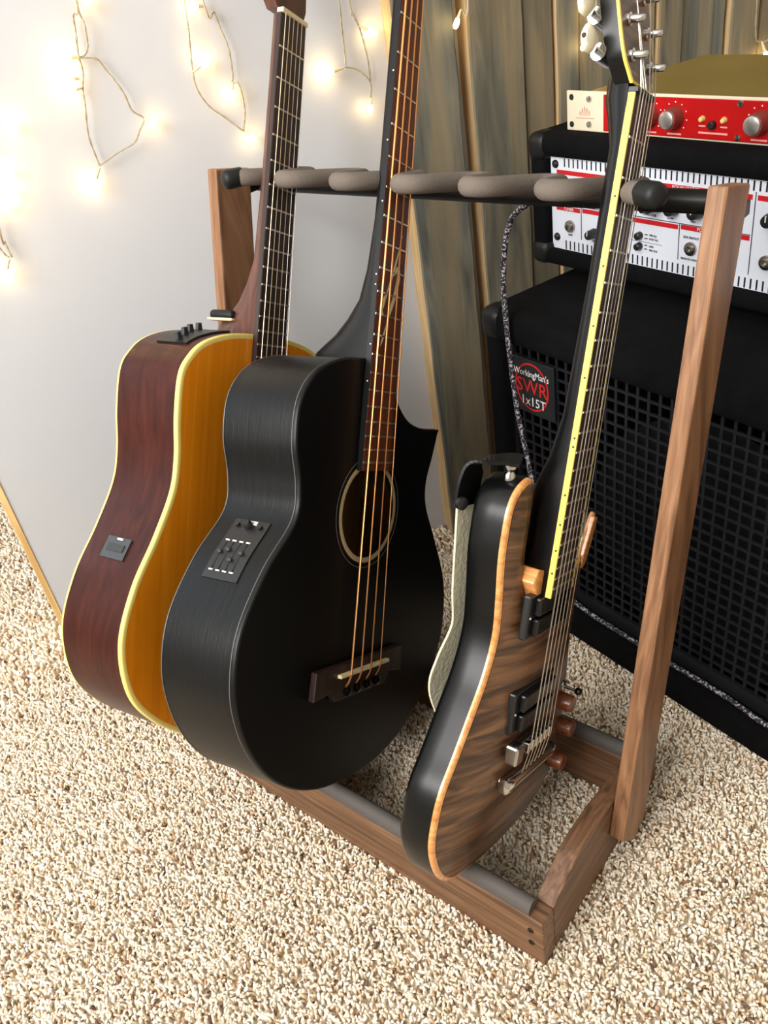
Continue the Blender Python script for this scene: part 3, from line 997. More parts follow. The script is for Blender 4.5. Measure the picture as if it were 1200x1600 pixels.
mb = MB().loft([ring(0.0, ED - 0.0052), ring(0.0, ED - TE * 0.5), ring(0.0, ED - TE + 0.006), ring(0.0016, ED - TE + 0.0022), ring(0.0055, ED - TE)], cap0=False, cap1=False)
fill_loops(mb, [offset_loop(L3, 0.0055)], ED - TE)
mb.build('body', M_el_black, g3, 60)
NUT3, SC3 = 0.5955 + EU, 0.5925
w3 = lambda u: 0.0203 + (NUT3 - u) * 0.0125
D3 = 0.0075                                                     # fretboard underside
neck_loft(g3, [(0.150 + EU, 0.024, 0.046, D3), (0.200 + EU, 0.0245, 0.046, D3), (0.235 + EU, 0.0245, 0.043, D3), (0.262 + EU, 0.0243, 0.036, D3), (0.29 + EU, 0.0238, 0.0265, D3), (0.33 + EU, 0.0232, 0.0190, D3),
               (0.45 + EU, 0.0218, 0.0150, D3), (0.555 + EU, 0.0206, 0.0150, D3), (0.578 + EU, 0.0204, 0.021, D3), (0.592 + EU, 0.0205, 0.026, D3), (0.606 + EU, 0.0205, 0.024, D3 - 0.002), (0.622 + EU, 0.0200, 0.014, D3 - 0.007)], mat('gloss_black_neck', S(8, 8, 9), rough=0.28, spec=0.35))
fb3 = fretboard(g3, 0.1600 + EU, NUT3, w3(0.16 + EU) - 0.0018, w3(NUT3) - 0.0018, D3, D3 + 0.0055, M_rose)
for sg in (-1, 1):
    rings = []
    for u in (0.1600 + EU, NUT3):
        a, c = sg * (w3(u) - 0.0020), sg * w3(u)
        rings.append([(a, u, D3 - 0.0002), (c, u, D3 - 0.0002), (c, u, D3 + 0.0056), (a, u, D3 + 0.0056)])
    MB().loft(rings).build('board_binding', M_yellow, fb3)
frets(fb3, NUT3, SC3, 1, 22, lambda u: w3(u) - 0.0018, D3 + 0.0055, M_fretwire)
for n in (3, 5, 7, 9, 12, 15, 17, 19, 21):
    u = NUT3 - SC3 * (1 - (2 ** (-n / 12) + 2 ** (-(n - 1) / 12)) / 2)
    for du in ((-0.004, 0.004) if n == 12 else (0,)):
        MB().lathe([(0, 0.0011), (0.0004, 0.0009)], (-w3(u) - 0.0001, u + du, D3 + 0.003), (-1, 0, 0), 8).build('side_dot', M_blackplastic, fb3)
MB().rbox(-0.0204, 0.0204, NUT3, NUT3 + 0.0045, D3 - 0.001, D3 + 0.0080, 0.0006, 1).build('nut', M_blackplastic, g3)
# headstock, tilted back, bound in yellow
HT = 0.27
hs = [(-0.0205, 0.602), (-0.0260, 0.609), (-0.0330, 0.619), (-0.0365, 0.640), (-0.0360, 0.692), (-0.020, 0.712), (0.0, 0.706), (0.020, 0.712), (0.0360, 0.692), (0.0365, 0.640), (0.0330, 0.619), (0.0260, 0.609), (0.0205, 0.602)]
hs = [hs[0]] + [(q[0], q[1]) for q in crom([(a, b_, 0) for a, b_ in hs], 4)][1:-1] + [hs[-1]]
hz_ = lambda u: D3 + 0.002 - (u - 0.602) * HT
hl = [(a, u + EU, hz_(u)) for a, u in hs]
hb = [(a, u + EU, hz_(u) - 0.0155) for a, u in hs]
hd3 = MB().loft([hl, hb]).build('headstock', MATS['gloss_black_neck'], g3, 40)
i_l = offset_loop([(a, u) for a, u, _ in hl], 0.0022)
MB().loft([[(a, u, z + 0.0002) for a, u, z in hl], [(q[0], q[1], hl[i][2] + 0.0004) for i, q in enumerate(i_l)]], cap0=False, cap1=False).build('headstock_binding', M_yellow, hd3)
MB().loft([[(a * 1.003, u, z + 0.0002) for a, u, z in hl], [(a * 1.003, u, z - 0.0022) for a, u, z in hl]], cap0=False, cap1=False).build('headstock_binding', M_yellow, hd3)
fcm = MB()
fcm.loft([[(q[0], q[1], hl[i][2] + 0.0003) for i, q in enumerate(i_l)], [(q[0] * 0.5, q[1] * 0.5 + 0.5 * (0.655 + EU), hz_(q[1] * 0.5 + 0.5 * (0.655 + EU) - EU) + 0.0003) for q in i_l]], cap0=False, cap1=True)
fcm.build('headstock_face', M_wal_top, hd3)
M_pearl = mat('pearl_button', S(240, 232, 205), rough=0.25, coat=0.4)
for sx in (-1, 1):
    for k in range(3):
        u = 0.6225 + k * 0.0265
        z = hz_(u)
        tp = MB().lathe([(-0.002, 0.0052), (0.003, 0.005), (0.004, 0.0032), (0.014, 0.003), (0.015, 0.002)], (sx * 0.021, u + EU, z), (0, 0, 1), 14)
        tp.tube([(sx * 0.012, u + EU, z - 0.021), (sx * 0.036, u + EU, z - 0.021)], 0.0068, 12).tube([(sx * 0.036, u + EU, z - 0.021), (sx * 0.047, u + EU, z - 0.021)], 0.0028, 8)
        tn = tp.build('tuner', M_chrome, hd3, 50)
        rings = []
        for h_, a_, b2 in ((0.044, 0.004, 0.0030), (0.047, 0.0085, 0.0040), (0.055, 0.0105, 0.0044), (0.062, 0.0100, 0.0042), (0.066, 0.0060, 0.0026)):
            rings.append([(sx * h_, u + EU + 0.004 + math.cos(q) * a_, z - 0.021 + math.sin(q) * b2) for q in np.linspace(0, 2 * math.pi, 13)[:-1]])
        MB().loft(rings).build('tuner_button', M_pearl, tn, 60)
        MB().lathe([(0, 0.0022), (0.0012, 0.0018)], (sx * 0.0655, u + EU + 0.004, z - 0.021), (sx, 0, 0), 10).build('button_screw', M_screw, tn)
sx3 = [-0.0235 + 0.0094 * i for i in range(6)]
SB = NUT3 - SC3
strings(g3, sx3, [a * 0.71 for a in sx3], SB, NUT3 + 0.002, 0.0165, 0.0162, [0.0007, 0.0006, 0.00055, 0.0005, 0.00045, 0.00045], [M_steel] * 6)
for i, a in enumerate(sx3):                                      # behind the nut to the posts, behind the saddles to the tailpiece
    k = min(i, 5 - i)
    sd = -1 if i < 3 else 1
    u = 0.6225 + k * 0.0265
    MB().tube([(a * 0.71, NUT3 + 0.002, 0.0162), (sd * 0.021 - sd * 0.003, u + EU, hz_(u) + 0.008)], 0.0005, 5).build('string_end', M_steel, g3)
    MB().tube([(a, SB, 0.0165), (a, SB - 0.030, 0.0115)], 0.0005, 5).build('string_end', M_steel, g3)
# pickups, bridge, tailpiece, controls
for (u, nm) in ((0.1405, 'neck_pickup'), (0.0400, 'bridge_pickup')):
    pk = MB().rbox(-0.0445, 0.0445, u + EU - 0.0225, u + EU + 0.0225, -0.006, 0.0022, 0.002, 2).build(nm, M_blackplastic, g3)
    for s in (-0.0105, 0.0105):
        MB().rbox(-0.0345, 0.0345, u + EU + s - 0.0090, u + EU + s + 0.0090, 0.0015, 0.0085, 0.002, 2).build('pickup_coil', mat('coil_black', S(14, 14, 15), rough=0.25), pk)
    for a in (-0.040, 0.040):
        MB().lathe([(0, 0.0018), (0.0015, 0.0016)], (a, u + EU, 0.0021), (0, 0, 1), 10).build('pickup_screw', M_chrome, pk)
bd = MB().rbox(-0.042, 0.042, SB - 0.006, SB + 0.006, 0.0030, 0.0105, 0.0015, 2).build('bridge', M_nickel, g3)
for a in sx3:
    MB().rbox(a - 0.0036, a + 0.0036, SB - 0.0055, SB + 0.0055, 0.0095, 0.0160, 0.0008, 1).build('saddle', M_chrome, bd)
MB().rbox(-0.0520, -0.0360, SB - 0.010, SB + 0.010, 0.002, 0.0160, 0.0022, 2).build('bridge_block', M_chrome, bd)
for sx in (-1, 1):
    MB().lathe([(-0.006, 0.0045), (0.004, 0.0045), (0.005, 0.0055), (0.0065, 0.0055)], (sx * 0.0375, SB, 0.0), (0, 0, 1), 14).build('bridge_post', M_chrome, bd, 40)
UT = SB - 0.0345
rings = []
for x_, r_ in ((-0.0535, 0.002), (-0.0525, 0.0078), (-0.047, 0.0092), (-0.040, 0.0080), (0.040, 0.0080), (0.047, 0.0092), (0.0525, 0.0078), (0.0535, 0.002)):
    rings.append([(x_, UT + math.cos(q) * r_, 0.0075 + math.sin(q) * r_ * 0.85) for q in np.linspace(0, 2 * math.pi, 15)[:-1]])
tl = MB().loft(rings).build('tailpiece', M_chrome, g3, 50)
for sx in (-1, 1):
    MB().lathe([(-0.012, 0.0048), (0.004, 0.0048), (0.0065, 0.004)], (sx * 0.0450, UT, 0.0), (0, 0, 1), 12).build('tail_stud', M_chrome, tl, 40)
M_knobwood = wood('knob_wood', S(84, 42, 22), S(118, 62, 34), S(140, 78, 46), (60, 60, 200), rough=0.3, coat=0.4)
for (a, u) in ((0.078, 0.012), (0.096, -0.026), (0.080, -0.060)):
    za = arch((a, u + EU)) - 0.001
    MB().lathe([(0, 0.0098), (0.016, 0.0092), (0.018, 0.0085), (0.0185, 0.004)], (a, u + EU, za), (0, 0, 1), 18).build('control_knob', M_knobwood, g3, 40)
sw = MB().lathe([(0, 0.0065), (0.002, 0.006), (0.003, 0.002), (0.016, 0.0015)], (0.092, 0.022 + EU, arch((0.092, 0.022 + EU)) - 0.0005), (0, 0, 1), 12).build('switch', M_chrome, g3, 40)
MB().lathe([(-0.004, 0.001), (-0.003, 0.0034), (0.0, 0.0044), (0.003, 0.0034), (0.0042, 0.001)], (0.092, 0.022 + EU, arch((0.092, 0.022 + EU)) + 0.018), (0, 0, 1), 12).build('switch_tip', mat('gloss_black', S(8, 8, 8), rough=0.12), sw, 60)
MB().prism([(-0.0235, 0.150 + EU), (0.0, 0.150 + EU), (0.0, 0.178 + EU), (-0.036, 0.188 + EU), (-0.044, 0.176 + EU)], 'z', ED - 0.002, 0.002, 0.001).build('neck_pocket', M_maple, g3)
MB().prism([(0.1310, 0.2070 + EU), (0.1400, 0.2045 + EU), (0.1335, 0.1760 + EU), (0.1240, 0.1520 + EU), (0.1165, 0.1500 + EU), (0.1170, 0.1650 + EU), (0.1245, 0.1880 + EU)], 'z', ED - 0.004, ED + 0.0025, 0.0012).build('cutaway_bevel', M_maple, g3)
bt = MB().lathe([(-0.002, 0.006), (0.003, 0.006), (0.006, 0.0042), (0.011, 0.0072), (0.013, 0.0065), (0.0138, 0.003)], (-0.0480, 0.2695 + EU, ED - 0.018), (-0.10, 1, 0), 16).build('strap_button', M_chrome, g3, 50)

# ---- strap of the electric guitar
gs = thing('guitar_strap', 'cream woven guitar strap hanging behind the electric guitar from its horn', 'strap', matrix=frame(eP, ecols))
M_strap = mat('cream_canvas', S(206, 200, 172), rough=0.9, bump=0.5, bscale=260, var=0.06, vscale=60)
M_leather = mat('black_leather', S(9, 9, 9), rough=0.4, bump=0.1, bscale=150, spec=0.25)


def ribbon(path, wdir, width, th):
    path = crom(path, 6)
    rings = []
    n_ = len(path)
    for i, q in enumerate(path):
        t = (path[min(i + 1, n_ - 1)] - path[max(i - 1, 0)]).normalized()
        wv = wdir(i / (n_ - 1))
        wv = (wv - t * wv.dot(t)).normalized()
        nv = t.cross(wv)
        w_ = width(i / (n_ - 1)) / 2
        rings.append([q - wv * w_ - nv * th / 2, q + wv * w_ - nv * th / 2, q + wv * w_ + nv * th / 2, q - wv * w_ + nv * th / 2])
    return MB().loft(rings)


zb = ED - TE
ribbon([(-0.0440, 0.2860 + EU, ED - 0.010), (-0.0500, 0.2850 + EU, ED - 0.026), (-0.0600, 0.2790 + EU, zb - 0.004), (-0.0640, 0.2640 + EU, zb - 0.009), (-0.0640, 0.2380 + EU, zb - 0.010)],
       lambda f: Vector((1, 0.15, 0.1)), lambda f: 0.030 + 0.006 * f, 0.003).build('leather_end', M_leather, gs)
MB().lathe([(-0.002, 0.0062), (0.002, 0.0062), (0.003, 0.004)], (-0.0800, 0.243 + EU, zb - 0.006), (-0.4, 0, 1), 12).build('buckle', M_blackplastic, gs, 40)
ribbon([(-0.0500, 0.2420 + EU, zb - 0.012), (-0.0450, 0.2060 + EU, zb - 0.012), (-0.0400, 0.1560 + EU, zb - 0.011), (-0.0300, 0.1120 + EU, zb - 0.012), (-0.0420, 0.0720 + EU, zb - 0.018), (-0.0450, 0.0470 + EU, zb - 0.020), (-0.030, 0.0100 + EU, zb - 0.014), (-0.020, -0.040 + EU, zb - 0.010)],
       lambda f: Vector((1, 0.1, 0.25)), lambda f: 0.040, 0.0026).build('webbing', M_strap, gs)

# ------------------------------------------------------------------ amplifier stack (turned 15 degrees to the rack)
AO, AR = Vector((-0.479, 0.905, 0)), -0.27
M_acarpet = mat('black_amp_carpet', S(13, 13, 14), rough=1.0, bump=0.5, bscale=320, var=0.25, vscale=30, spec=0.08)
M_corner = mat('black_corner_plastic', S(14, 14, 15), rough=0.45, spec=0.3)
M_grill = mat('black_grille_metal', S(22, 24, 28), rough=0.5, spec=0.35)
M_dark = mat('dark_baffle', S(3, 3, 3), rough=1.0, spec=0.02)


def amp_thing(name, label, cat, x, y, z):
    q = AO + Matrix.Rotation(AR, 3, 'Z') @ Vector((x, y, 0)) + Vector((0, 0, z))
    o = thing(name, label, cat, loc=q, rz=AR)
    return o, (x, y, z)


cab, co = amp_thing('speaker_cabinet', 'black carpeted bass speaker cabinet with square metal grille standing on the carpet', 'speaker', 0.20, 0.13, 0.0)
cx0, cx1, cy0, cy1, cz1 = -0.092, 0.49, -0.075, 0.345, 0.4755
mb = MB().rbox(cx0, cx1, cy0, cy1, 0.432, cz1, 0.014, 4).rbox(cx0, cx1, cy0, cy1, -0.004, 0.044, 0.010, 3)
mb.rbox(cx0, cx0 + 0.028, cy0 + 0.004, cy1, 0.006, 0.465, 0.008, 3).rbox(cx1 - 0.028, cx1, cy0 + 0.004, cy1, 0.006, 0.465, 0.008, 3).box(cx0 + 0.01, cx1 - 0.01, cy1 - 0.02, cy1 - 0.004, 0.02, 0.46)
mb.build('shell', M_acarpet, cab, 60, off=co)
baf = MB()
fill_loops(baf, [[(cx0 + 0.028, 0.04), (cx1 - 0.028, 0.04), (cx1 - 0.028, 0.436), (cx0 + 0.028, 0.436)], circ(0.235, 0.215, 0.165)], 0.0)
baf.v = [(a, -0.012, c) for a, c, _ in baf.v]
baf.build('baffle', M_dark, cab, off=co)
wo = MB().lathe([(0.012, 0.178), (0.006, 0.176), (0.0, 0.165), (-0.010, 0.162), (-0.055, 0.062), (-0.062, 0.060)], (0.235, -0.012, 0.215), (0, -1, 0), 40).build('woofer', mat('woofer_cone', S(16, 16, 17), rough=0.7, spec=0.15), cab, 60, off=co)
MB().lathe([(-0.055, 0.066), (-0.040, 0.058), (-0.030, 0.036), (-0.026, 0.002)], (0.235, -0.012, 0.215), (0, -1, 0), 32).build('dust_cap', mat('dust_cap_grey', S(60, 60, 60), rough=0.5), wo, 60, off=co)
gm = MB()
gx0, gx1, gz0, gz1, pit = -0.064, 0.462, 0.047, 0.433, 0.0157
k = 0
xx = gx0
while xx < gx1:
    gm.box(xx, xx + 0.0036, -0.050, -0.0475, gz0, gz1)
    xx += pit
zz = gz0
while zz < gz1:
    gm.box(gx0, gx1, -0.0505, -0.0480, zz, zz + 0.0032)
    zz += pit
gm.box(gx0 - 0.002, gx1 + 0.002, -0.052, -0.046, gz1 - 0.006, gz1 + 0.004).box(gx0 - 0.002, gx1 + 0.002, -0.052, -0.046, gz0 - 0.006, gz0 + 0.020)
gm.box(gx0 - 0.004, gx0 + 0.006, -0.052, -0.046, gz0, gz1).box(gx1 - 0.006, gx1 + 0.004, -0.052, -0.046, gz0, gz1)
gm.build('grille', M_grill, cab, off=co)
bdg = MB().rbox(-0.061, 0.016, -0.0555, -0.0510, 0.333, 0.411, 0.001, 1).build('badge', mat('badge_black', S(20, 24, 26), rough=0.5), cab, off=co)
M_redprint = mat('red_print', S(205, 30, 24), rough=0.5)


def amp_text(parent, off, body, x, y, z, size, m, sx=1.0, align='CENTER'):
    return text('lettering', body, size, m, parent, (x - off[0], y - off[1], z - off[2]), (math.pi / 2, 0, 0), align=align, sx=sx)


MB().loft([[(-0.023 + 0.030 * math.cos(a) * q, yq, 0.373 + 0.034 * math.sin(a) * q) for a in np.linspace(0, 2 * math.pi, 41)[:-1]] for q, yq in ((1.0, -0.0557), (0.93, -0.0558))], cap0=False, cap1=False).build('red_ring', M_redprint, bdg, off=co)
amp_text(bdg, co, 'SWR', -0.023, -0.0558, 0.372, 0.028, M_redprint, 0.95)
amp_text(bdg, co, "WorkingMan's", -0.023, -0.0561, 0.3915, 0.0130, M_white, 0.82)
amp_text(bdg, co, '1x15T', -0.021, -0.0561, 0.3515, 0.0185, M_white, 0.95)
for (xa, sg) in ((cx0, 1), (cx1, -1)):
    for za, zs in ((cz1, -1), (-0.004, 1)):
        xs_ = sorted((xa - sg * 0.0022, xa + sg * 0.036))
        zs_ = sorted((za - zs * 0.0016, za + zs * 0.042)) if zs > 0 else sorted((za + 0.0003, za - 0.042))
        if zs > 0:
            zs_ = (-0.0045, 0.038)
        MB().rbox(xs_[0], xs_[1], cy0 - 0.0022, cy0 + 0.038, zs_[0], zs_[1], 0.013, 3).build('corner_guard', M_corner, cab, 60, off=co)

head, ho = amp_thing('bass_amplifier', 'black bass amplifier head with white control panel and red stripes on the cabinet', 'amplifier', 0.14, 0.22, cz1)
hx0, hx1, hy0, hy1, hz0, hz1 = -0.119, 0.414, 0.048, 0.40, 0.492, 0.6545
mb = MB().rbox(hx0, hx1, hy0, hy1, hz1 - 0.028, hz1, 0.011, 4).rbox(hx0, hx1, hy0, hy1, hz0, hz0 + 0.020, 0.008, 3)
mb.rbox(hx0, hx0 + 0.026, hy0 + 0.002, hy1, hz0 + 0.004, hz1 - 0.004, 0.006, 3).rbox(hx1 - 0.026, hx1, hy0 + 0.002, hy1, hz0 + 0.004, hz1 - 0.004, 0.006, 3).box(hx0 + 0.01, hx1 - 0.01, hy1 - 0.02, hy1 - 0.004, hz0 + 0.01, hz1 - 0.01)
mb.build('shell', M_acarpet, head, 60, off=ho)
for xa in (hx0 + 0.05, hx1 - 0.05):
    for ya in (hy0 + 0.05, hy1 - 0.05):
        MB().lathe([(0, 0.014), (hz0 - cz1 + 0.003, 0.017)], (xa, ya, cz1), (0, 0, 1), 16).build('rubber_foot', M_blackrub, head, 40, off=ho)
for xs_ in ((hx0 - 0.002, hx0 + 0.030), (hx1 - 0.030, hx1 + 0.002)):
    for zs_ in ((hz1 - 0.034, hz1 + 0.0004), (hz0 - 0.002, hz0 + 0.030)):
        MB().rbox(xs_[0], xs_[1], hy0 - 0.002, hy0 + 0.034, zs_[0], zs_[1], 0.011, 3).build('corner_guard', M_corner, head, 60, off=ho)
M_panel = mat('white_panel', S(214, 220, 232), rough=0.35)
pan = MB().rbox(-0.092, 0.391, 0.060, 0.066, 0.510, 0.628, 0.0008, 1).build('control_panel', M_panel, head, off=ho)
slots = MB()
for k in range(62):
    xs = -0.068 + k * 0.0072
    if xs < 0.372:
        slots.rbox(xs - 0.0013, xs + 0.0013, 0.0594, 0.0612, 0.6145, 0.6255, 0.0008, 1)
        slots.rbox(xs - 0.0013, xs + 0.0013, 0.0594, 0.0612, 0.5125, 0.5245, 0.0008, 1)
so = slots.build('vent_slots', mat('slot_black', S(6, 6, 6), rough=0.6), pan, off=ho)
so['kind'] = 'stuff'
M_redstripe = mat('red_stripe', S(190, 16, 28), rough=0.45)


def stripe(x0, x1, z, h=0.0052):
    MB().box(x0, x1, 0.0595, 0.0602, z - h / 2, z + h / 2).build('red_stripe', M_redstripe, pan, off=ho)


stripe(-0.081, 0.191, 0.6085)
stripe(0.197, 0.372, 0.6085)
stripe(-0.083, -0.0435, 0.5645)
stripe(-0.0395, 0.1025, 0.5655)
stripe(0.1065, 0.192, 0.5665)
M_line = mat('panel_line', S(48, 50, 62), rough=0.5)
for (xa, z0_, z1_) in ((-0.0415, 0.529, 0.569), (0.1045, 0.529, 0.570), (0.1945, 0.528, 0.614)):
    MB().box(xa - 0.0005, xa + 0.0005, 0.0596, 0.0602, z0_, z1_).build('divider_line', M_line, pan, off=ho)
MB().box(-0.083, 0.1925, 0.0596, 0.0602, 0.5695, 0.5703).build('divider_line', M_line, pan, off=ho)
MB().box(0.034, 0.082, 0.0597, 0.0602, 0.5412, 0.5416).build('divider_line', M_line, pan, off=ho)
for body, xq, zq, sz, m_ in (('TUNER', -0.062, 0.5645, 0.0052, M_white), ('INPUT', 0.030, 0.5655, 0.0052, M_white), ('POST', 0.134, 0.5665, 0.0052, M_white), ('EQUALIZATION', 0.112, 0.6085, 0.0054, M_white),
                             ('CONTOUR', 0.063, 0.574, 0.0038, M_line), ('LOW', 0.092, 0.574, 0.0038, M_line), ('MID', 0.122, 0.574, 0.0038, M_line), ('HIGH', 0.152, 0.574, 0.0038, M_line),
                             ('LINE', -0.060, 0.5325, 0.0034, M_line), ('GAIN', -0.019, 0.5305, 0.0034, M_line), ('EFX IN/OUT', 0.121, 0.5560, 0.0038, M_line), ('REMOTE SWITCH', 0.122, 0.5315, 0.0034, M_line),
                             ('PRE EQ', 0.069, 0.5505, 0.0032, M_line), ('POST EQ', 0.070, 0.5460, 0.0032, M_line), ('LINE', 0.067, 0.5375, 0.0032, M_line), ('PRE XLR', 0.070, 0.5330, 0.0032, M_line)):
    amp_text(pan, ho, body, xq, 0.0594, zq, sz, m_)
for xq, zq in ((-0.060, 0.5435), (0.121, 0.5440), (0.214, 0.5445), (0.2600, 0.5445)):
    MB().lathe([(0, 0.0078), (0.003, 0.0076), (0.0035, 0.0050), (0.0062, 0.0048), (0.0064, 0.0032), (0.0010, 0.0030)], (xq, 0.0604, zq), (0, -1, 0), 18).build('input_jack', M_nickel, pan, 40, off=ho)
M_silver = mat('silver_cap', S(190, 188, 184), rough=0.3, metal=0.9)
for xq, zq, r_ in ((-0.020, 0.5405, 0.0062), (0.030, 0.586, 0.0076), (0.068, 0.586, 0.0076), (0.097, 0.586, 0.0076), (0.128, 0.586, 0.0076), (0.160, 0.586, 0.0076), (0.216, 0.590, 0.0076), (0.260, 0.590, 0.0076), (-0.020, 0.588, 0.0076), (-0.060, 0.588, 0.0076)):
    kb = MB().lathe([(0, r_), (0.010, r_ * 0.92), (0.0135, r_ * 0.8), (0.014, r_ * 0.4)], (xq, 0.0604, zq), (0, -1, 0), 18).build('panel_knob', M_blackplastic, pan, 40, off=ho)
    MB().box(xq - 0.0005, xq + 0.0005, 0.0458, 0.0470, zq, zq + r_ * 0.8).build('knob_pointer', M_white, kb, off=ho)
for zq in (0.5485, 0.5360):
    MB().lathe([(0, 0.0046), (0.007, 0.0042), (0.008, 0.003)], (0.050, 0.0604, zq), (0, -1, 0), 14).build('push_button', M_blackplastic, pan, 40, off=ho)
    for dz in (0.002, -0.0025):
        MB().box(0.057, 0.061, 0.0596, 0.0602, zq + dz - 0.0006, zq + dz + 0.0006).build('button_mark', M_line, pan, off=ho)
for xq, zq in ((-0.083, 0.6175), (-0.083, 0.5270), (0.382, 0.6175), (0.382, 0.5270)):
    MB().lathe([(0, 0.0052), (0.002, 0.0048), (0.0035, 0.003)], (xq, 0.0604, zq), (0, -1, 0), 14).build('panel_screw', M_blackplastic, pan, 40, off=ho)

pre, po = amp_thing('rack_preamp', 'red and cream rack-mount preamp with silver knobs lying on the amplifier head', 'preamp', 0.16, 0.17, hz1 + 0.0006)
M_pcream = mat('cream_faceplate', S(212, 202, 178), rough=0.4)
fp = MB().rbox(-0.075, 0.408, 0.073, 0.0765, 0.6546, 0.6985, 0.0012, 2).build('faceplate', M_pcream, pre, off=po)
MB().rbox(-0.046, 0.379, 0.0765, 0.296, 0.6550, 0.6972, 0.001, 1).build('chassis', mat('gold_olive_metal', S(150, 128, 62), rough=0.42, metal=0.55, var=0.12, vscale=6), pre, off=po)
rp_ = MB().rbox(-0.0175, 0.351, 0.0718, 0.0735, 0.6565, 0.6958, 0.0008, 1).build('red_panel', mat('red_panel', S(168, 5, 8), rough=0.4, spec=0.3), fp, off=po)
M_kred = mat('knob_red_brown', S(120, 48, 42), rough=0.4)
for xq in (0.020, 0.050, 0.0825, 0.184, 0.226, 0.268):
    kb = MB().lathe([(0, 0.0118), (0.003, 0.0112), (0.014, 0.0102), (0.0142, 0.004)], (xq, 0.0722, 0.6765), (0, -1, 0), 24).build('control_knob', M_kred, rp_, 40, off=po)
    MB().lathe([(0, 0.0094), (0.002, 0.0090), (0.0028, 0.007), (0.003, 0.001)], (xq, 0.0580, 0.6765), (0, -1, 0), 24).build('knob_cap', M_silver, kb, 40, off=po)
    for k in range(9):
        a = math.radians(-40 + k * 32.5)
        MB().box(xq + 0.0152 * math.cos(a) - 0.0006, xq + 0.0152 * math.cos(a) + 0.0006, 0.0714, 0.0720, 0.6765 + 0.0152 * math.sin(a) - 0.0006, 0.6765 + 0.0152 * math.sin(a) + 0.0006).build('knob_tick', M_white, rp_, off=po)
    MB().box(xq - 0.009, xq + 0.009, 0.0714, 0.0720, 0.6590, 0.6606).build('print_line', mat('faded_print', S(226, 150, 146), rough=0.5), rp_, off=po)
for xq in (0.117, 0.143):
    MB().lathe([(0, 0.0034), (0.002, 0.0032), (0.0045, 0.0022), (0.005, 0.0006)], (xq, 0.0720, 0.6765), (0, -1, 0), 12).build('indicator_lamp', mat('pale_lens', S(220, 190, 120), rough=0.2), rp_, 50, off=po)
    MB().box(xq - 0.004, xq + 0.004, 0.0714, 0.0720, 0.6690, 0.6704).build('print_line', MATS['faded_print'], rp_, off=po)
MB().lathe([(0, 0.0042), (0.005, 0.0040), (0.006, 0.003)], (0.130, 0.0720, 0.6715), (0, -1, 0), 14).build('push_button', M_blackplastic, rp_, 40, off=po)
MB().box(0.113, 0.148, 0.0714, 0.0720, 0.6622, 0.6640).build('print_line', MATS['faded_print'], rp_, off=po)
for xq, zq in ((-0.039, 0.6905), (-0.039, 0.6630), (0.160, 0.6925), (0.160, 0.6605), (0.372, 0.6905), (0.372, 0.6630)):
    MB().lathe([(0, 0.0036), (0.0014, 0.0032), (0.0016, 0.001)], (xq, 0.0722, zq), (0, -1, 0), 12).build('panel_screw', M_chrome, fp, 40, off=po)
for xq, zq in ((-0.067, 0.6915), (-0.067, 0.6615), (0.400, 0.6915), (0.400, 0.6615)):
    MB().lathe([(0, 0.0036), (0.0004, 0.0034), (0.0005, 0.0001)], (xq, 0.0731, zq), (0, -1, 0), 12).build('rack_hole', M_blackplastic, fp, off=po)
# the faint red emblem on the cream ear: a domed cluster over a line
M_emb = mat('pale_red_print', S(206, 140, 124), rough=0.5)
for k, h_ in enumerate((0.0050, 0.0085, 0.0105, 0.0090, 0.0060)):
    xq = -0.0535 + k * 0.0036
    mbx = MB()
    for s in (0.0, 0.0012):
        mbx.loft([[(xq + 0.0012 * q * math.cos(a) * (1 - 0.25 * s / 0.0012), 0.0727, 0.6720 + (h_ - s) * max(0, math.sin(a)) * q) for a in np.linspace(0, math.pi, 9)] for q in (1.0, 0.75)], close=False, cap0=False, cap1=False)
    mbx.build('emblem', M_emb, fp, off=po)
MB().box(-0.060, -0.032, 0.0725, 0.0729, 0.6690, 0.6697).build('emblem_line', M_emb, fp, off=po)

# ------------------------------------------------------------------ braided cable: out of the amplifier, down the grille, along the cabinet lip
M_cable = bpy.data.materials.new('braided_cable')
M_cable.use_nodes = True
nt = M_cable.node_tree
p = nt.nodes['Principled BSDF']
tc = nt.nodes.new('ShaderNodeTexCoord')
vo = nt.nodes.new('ShaderNodeTexNoise')
vo.inputs['Scale'].default_value = 330
vo.inputs['Detail'].default_value = 1
nt.links.new(tc.outputs['Object'], vo.inputs['Vector'])
r = nt.nodes.new('ShaderNodeValToRGB')
r.color_ramp.elements[0].position, r.color_ramp.elements[0].color = 0.52, S(28, 26, 32)
r.color_ramp.elements[1].position, r.color_ramp.elements[1].color = 0.60, S(172, 166, 176)
nt.links.new(vo.outputs['Fac'], r.inputs['Fac'])
nt.links.new(r.outputs['Color'], p.inputs['Base Color'])
p.inputs['Roughness'].default_value = 0.7
cpts = [(0.075, 0.040, 0.590), (0.070, -0.010, 0.606), (0.056, -0.060, 0.622), (0.031, -0.083, 0.624), (0.006, -0.085, 0.614), (-0.013, -0.085, 0.597), (-0.024, -0.085, 0.570), (-0.031, -0.085, 0.531), (-0.032, -0.085, 0.491), (-0.028, -0.085, 0.424), (-0.021, -0.085, 0.354),
        (-0.006, -0.085, 0.282), (0.006, -0.084, 0.220), (0.020, -0.080, 0.140), (0.038, -0.070, 0.075), (0.060, -0.062, 0.052), (0.095, -0.061, 0.0475), (0.161, -0.061, 0.0475), (0.214, -0.061, 0.0475), (0.268, -0.060, 0.0478), (0.313, -0.061, 0.0478), (0.345, -0.064, 0.0475), (0.380, -0.064, 0.0475), (0.430, -0.061, 0.0475)]
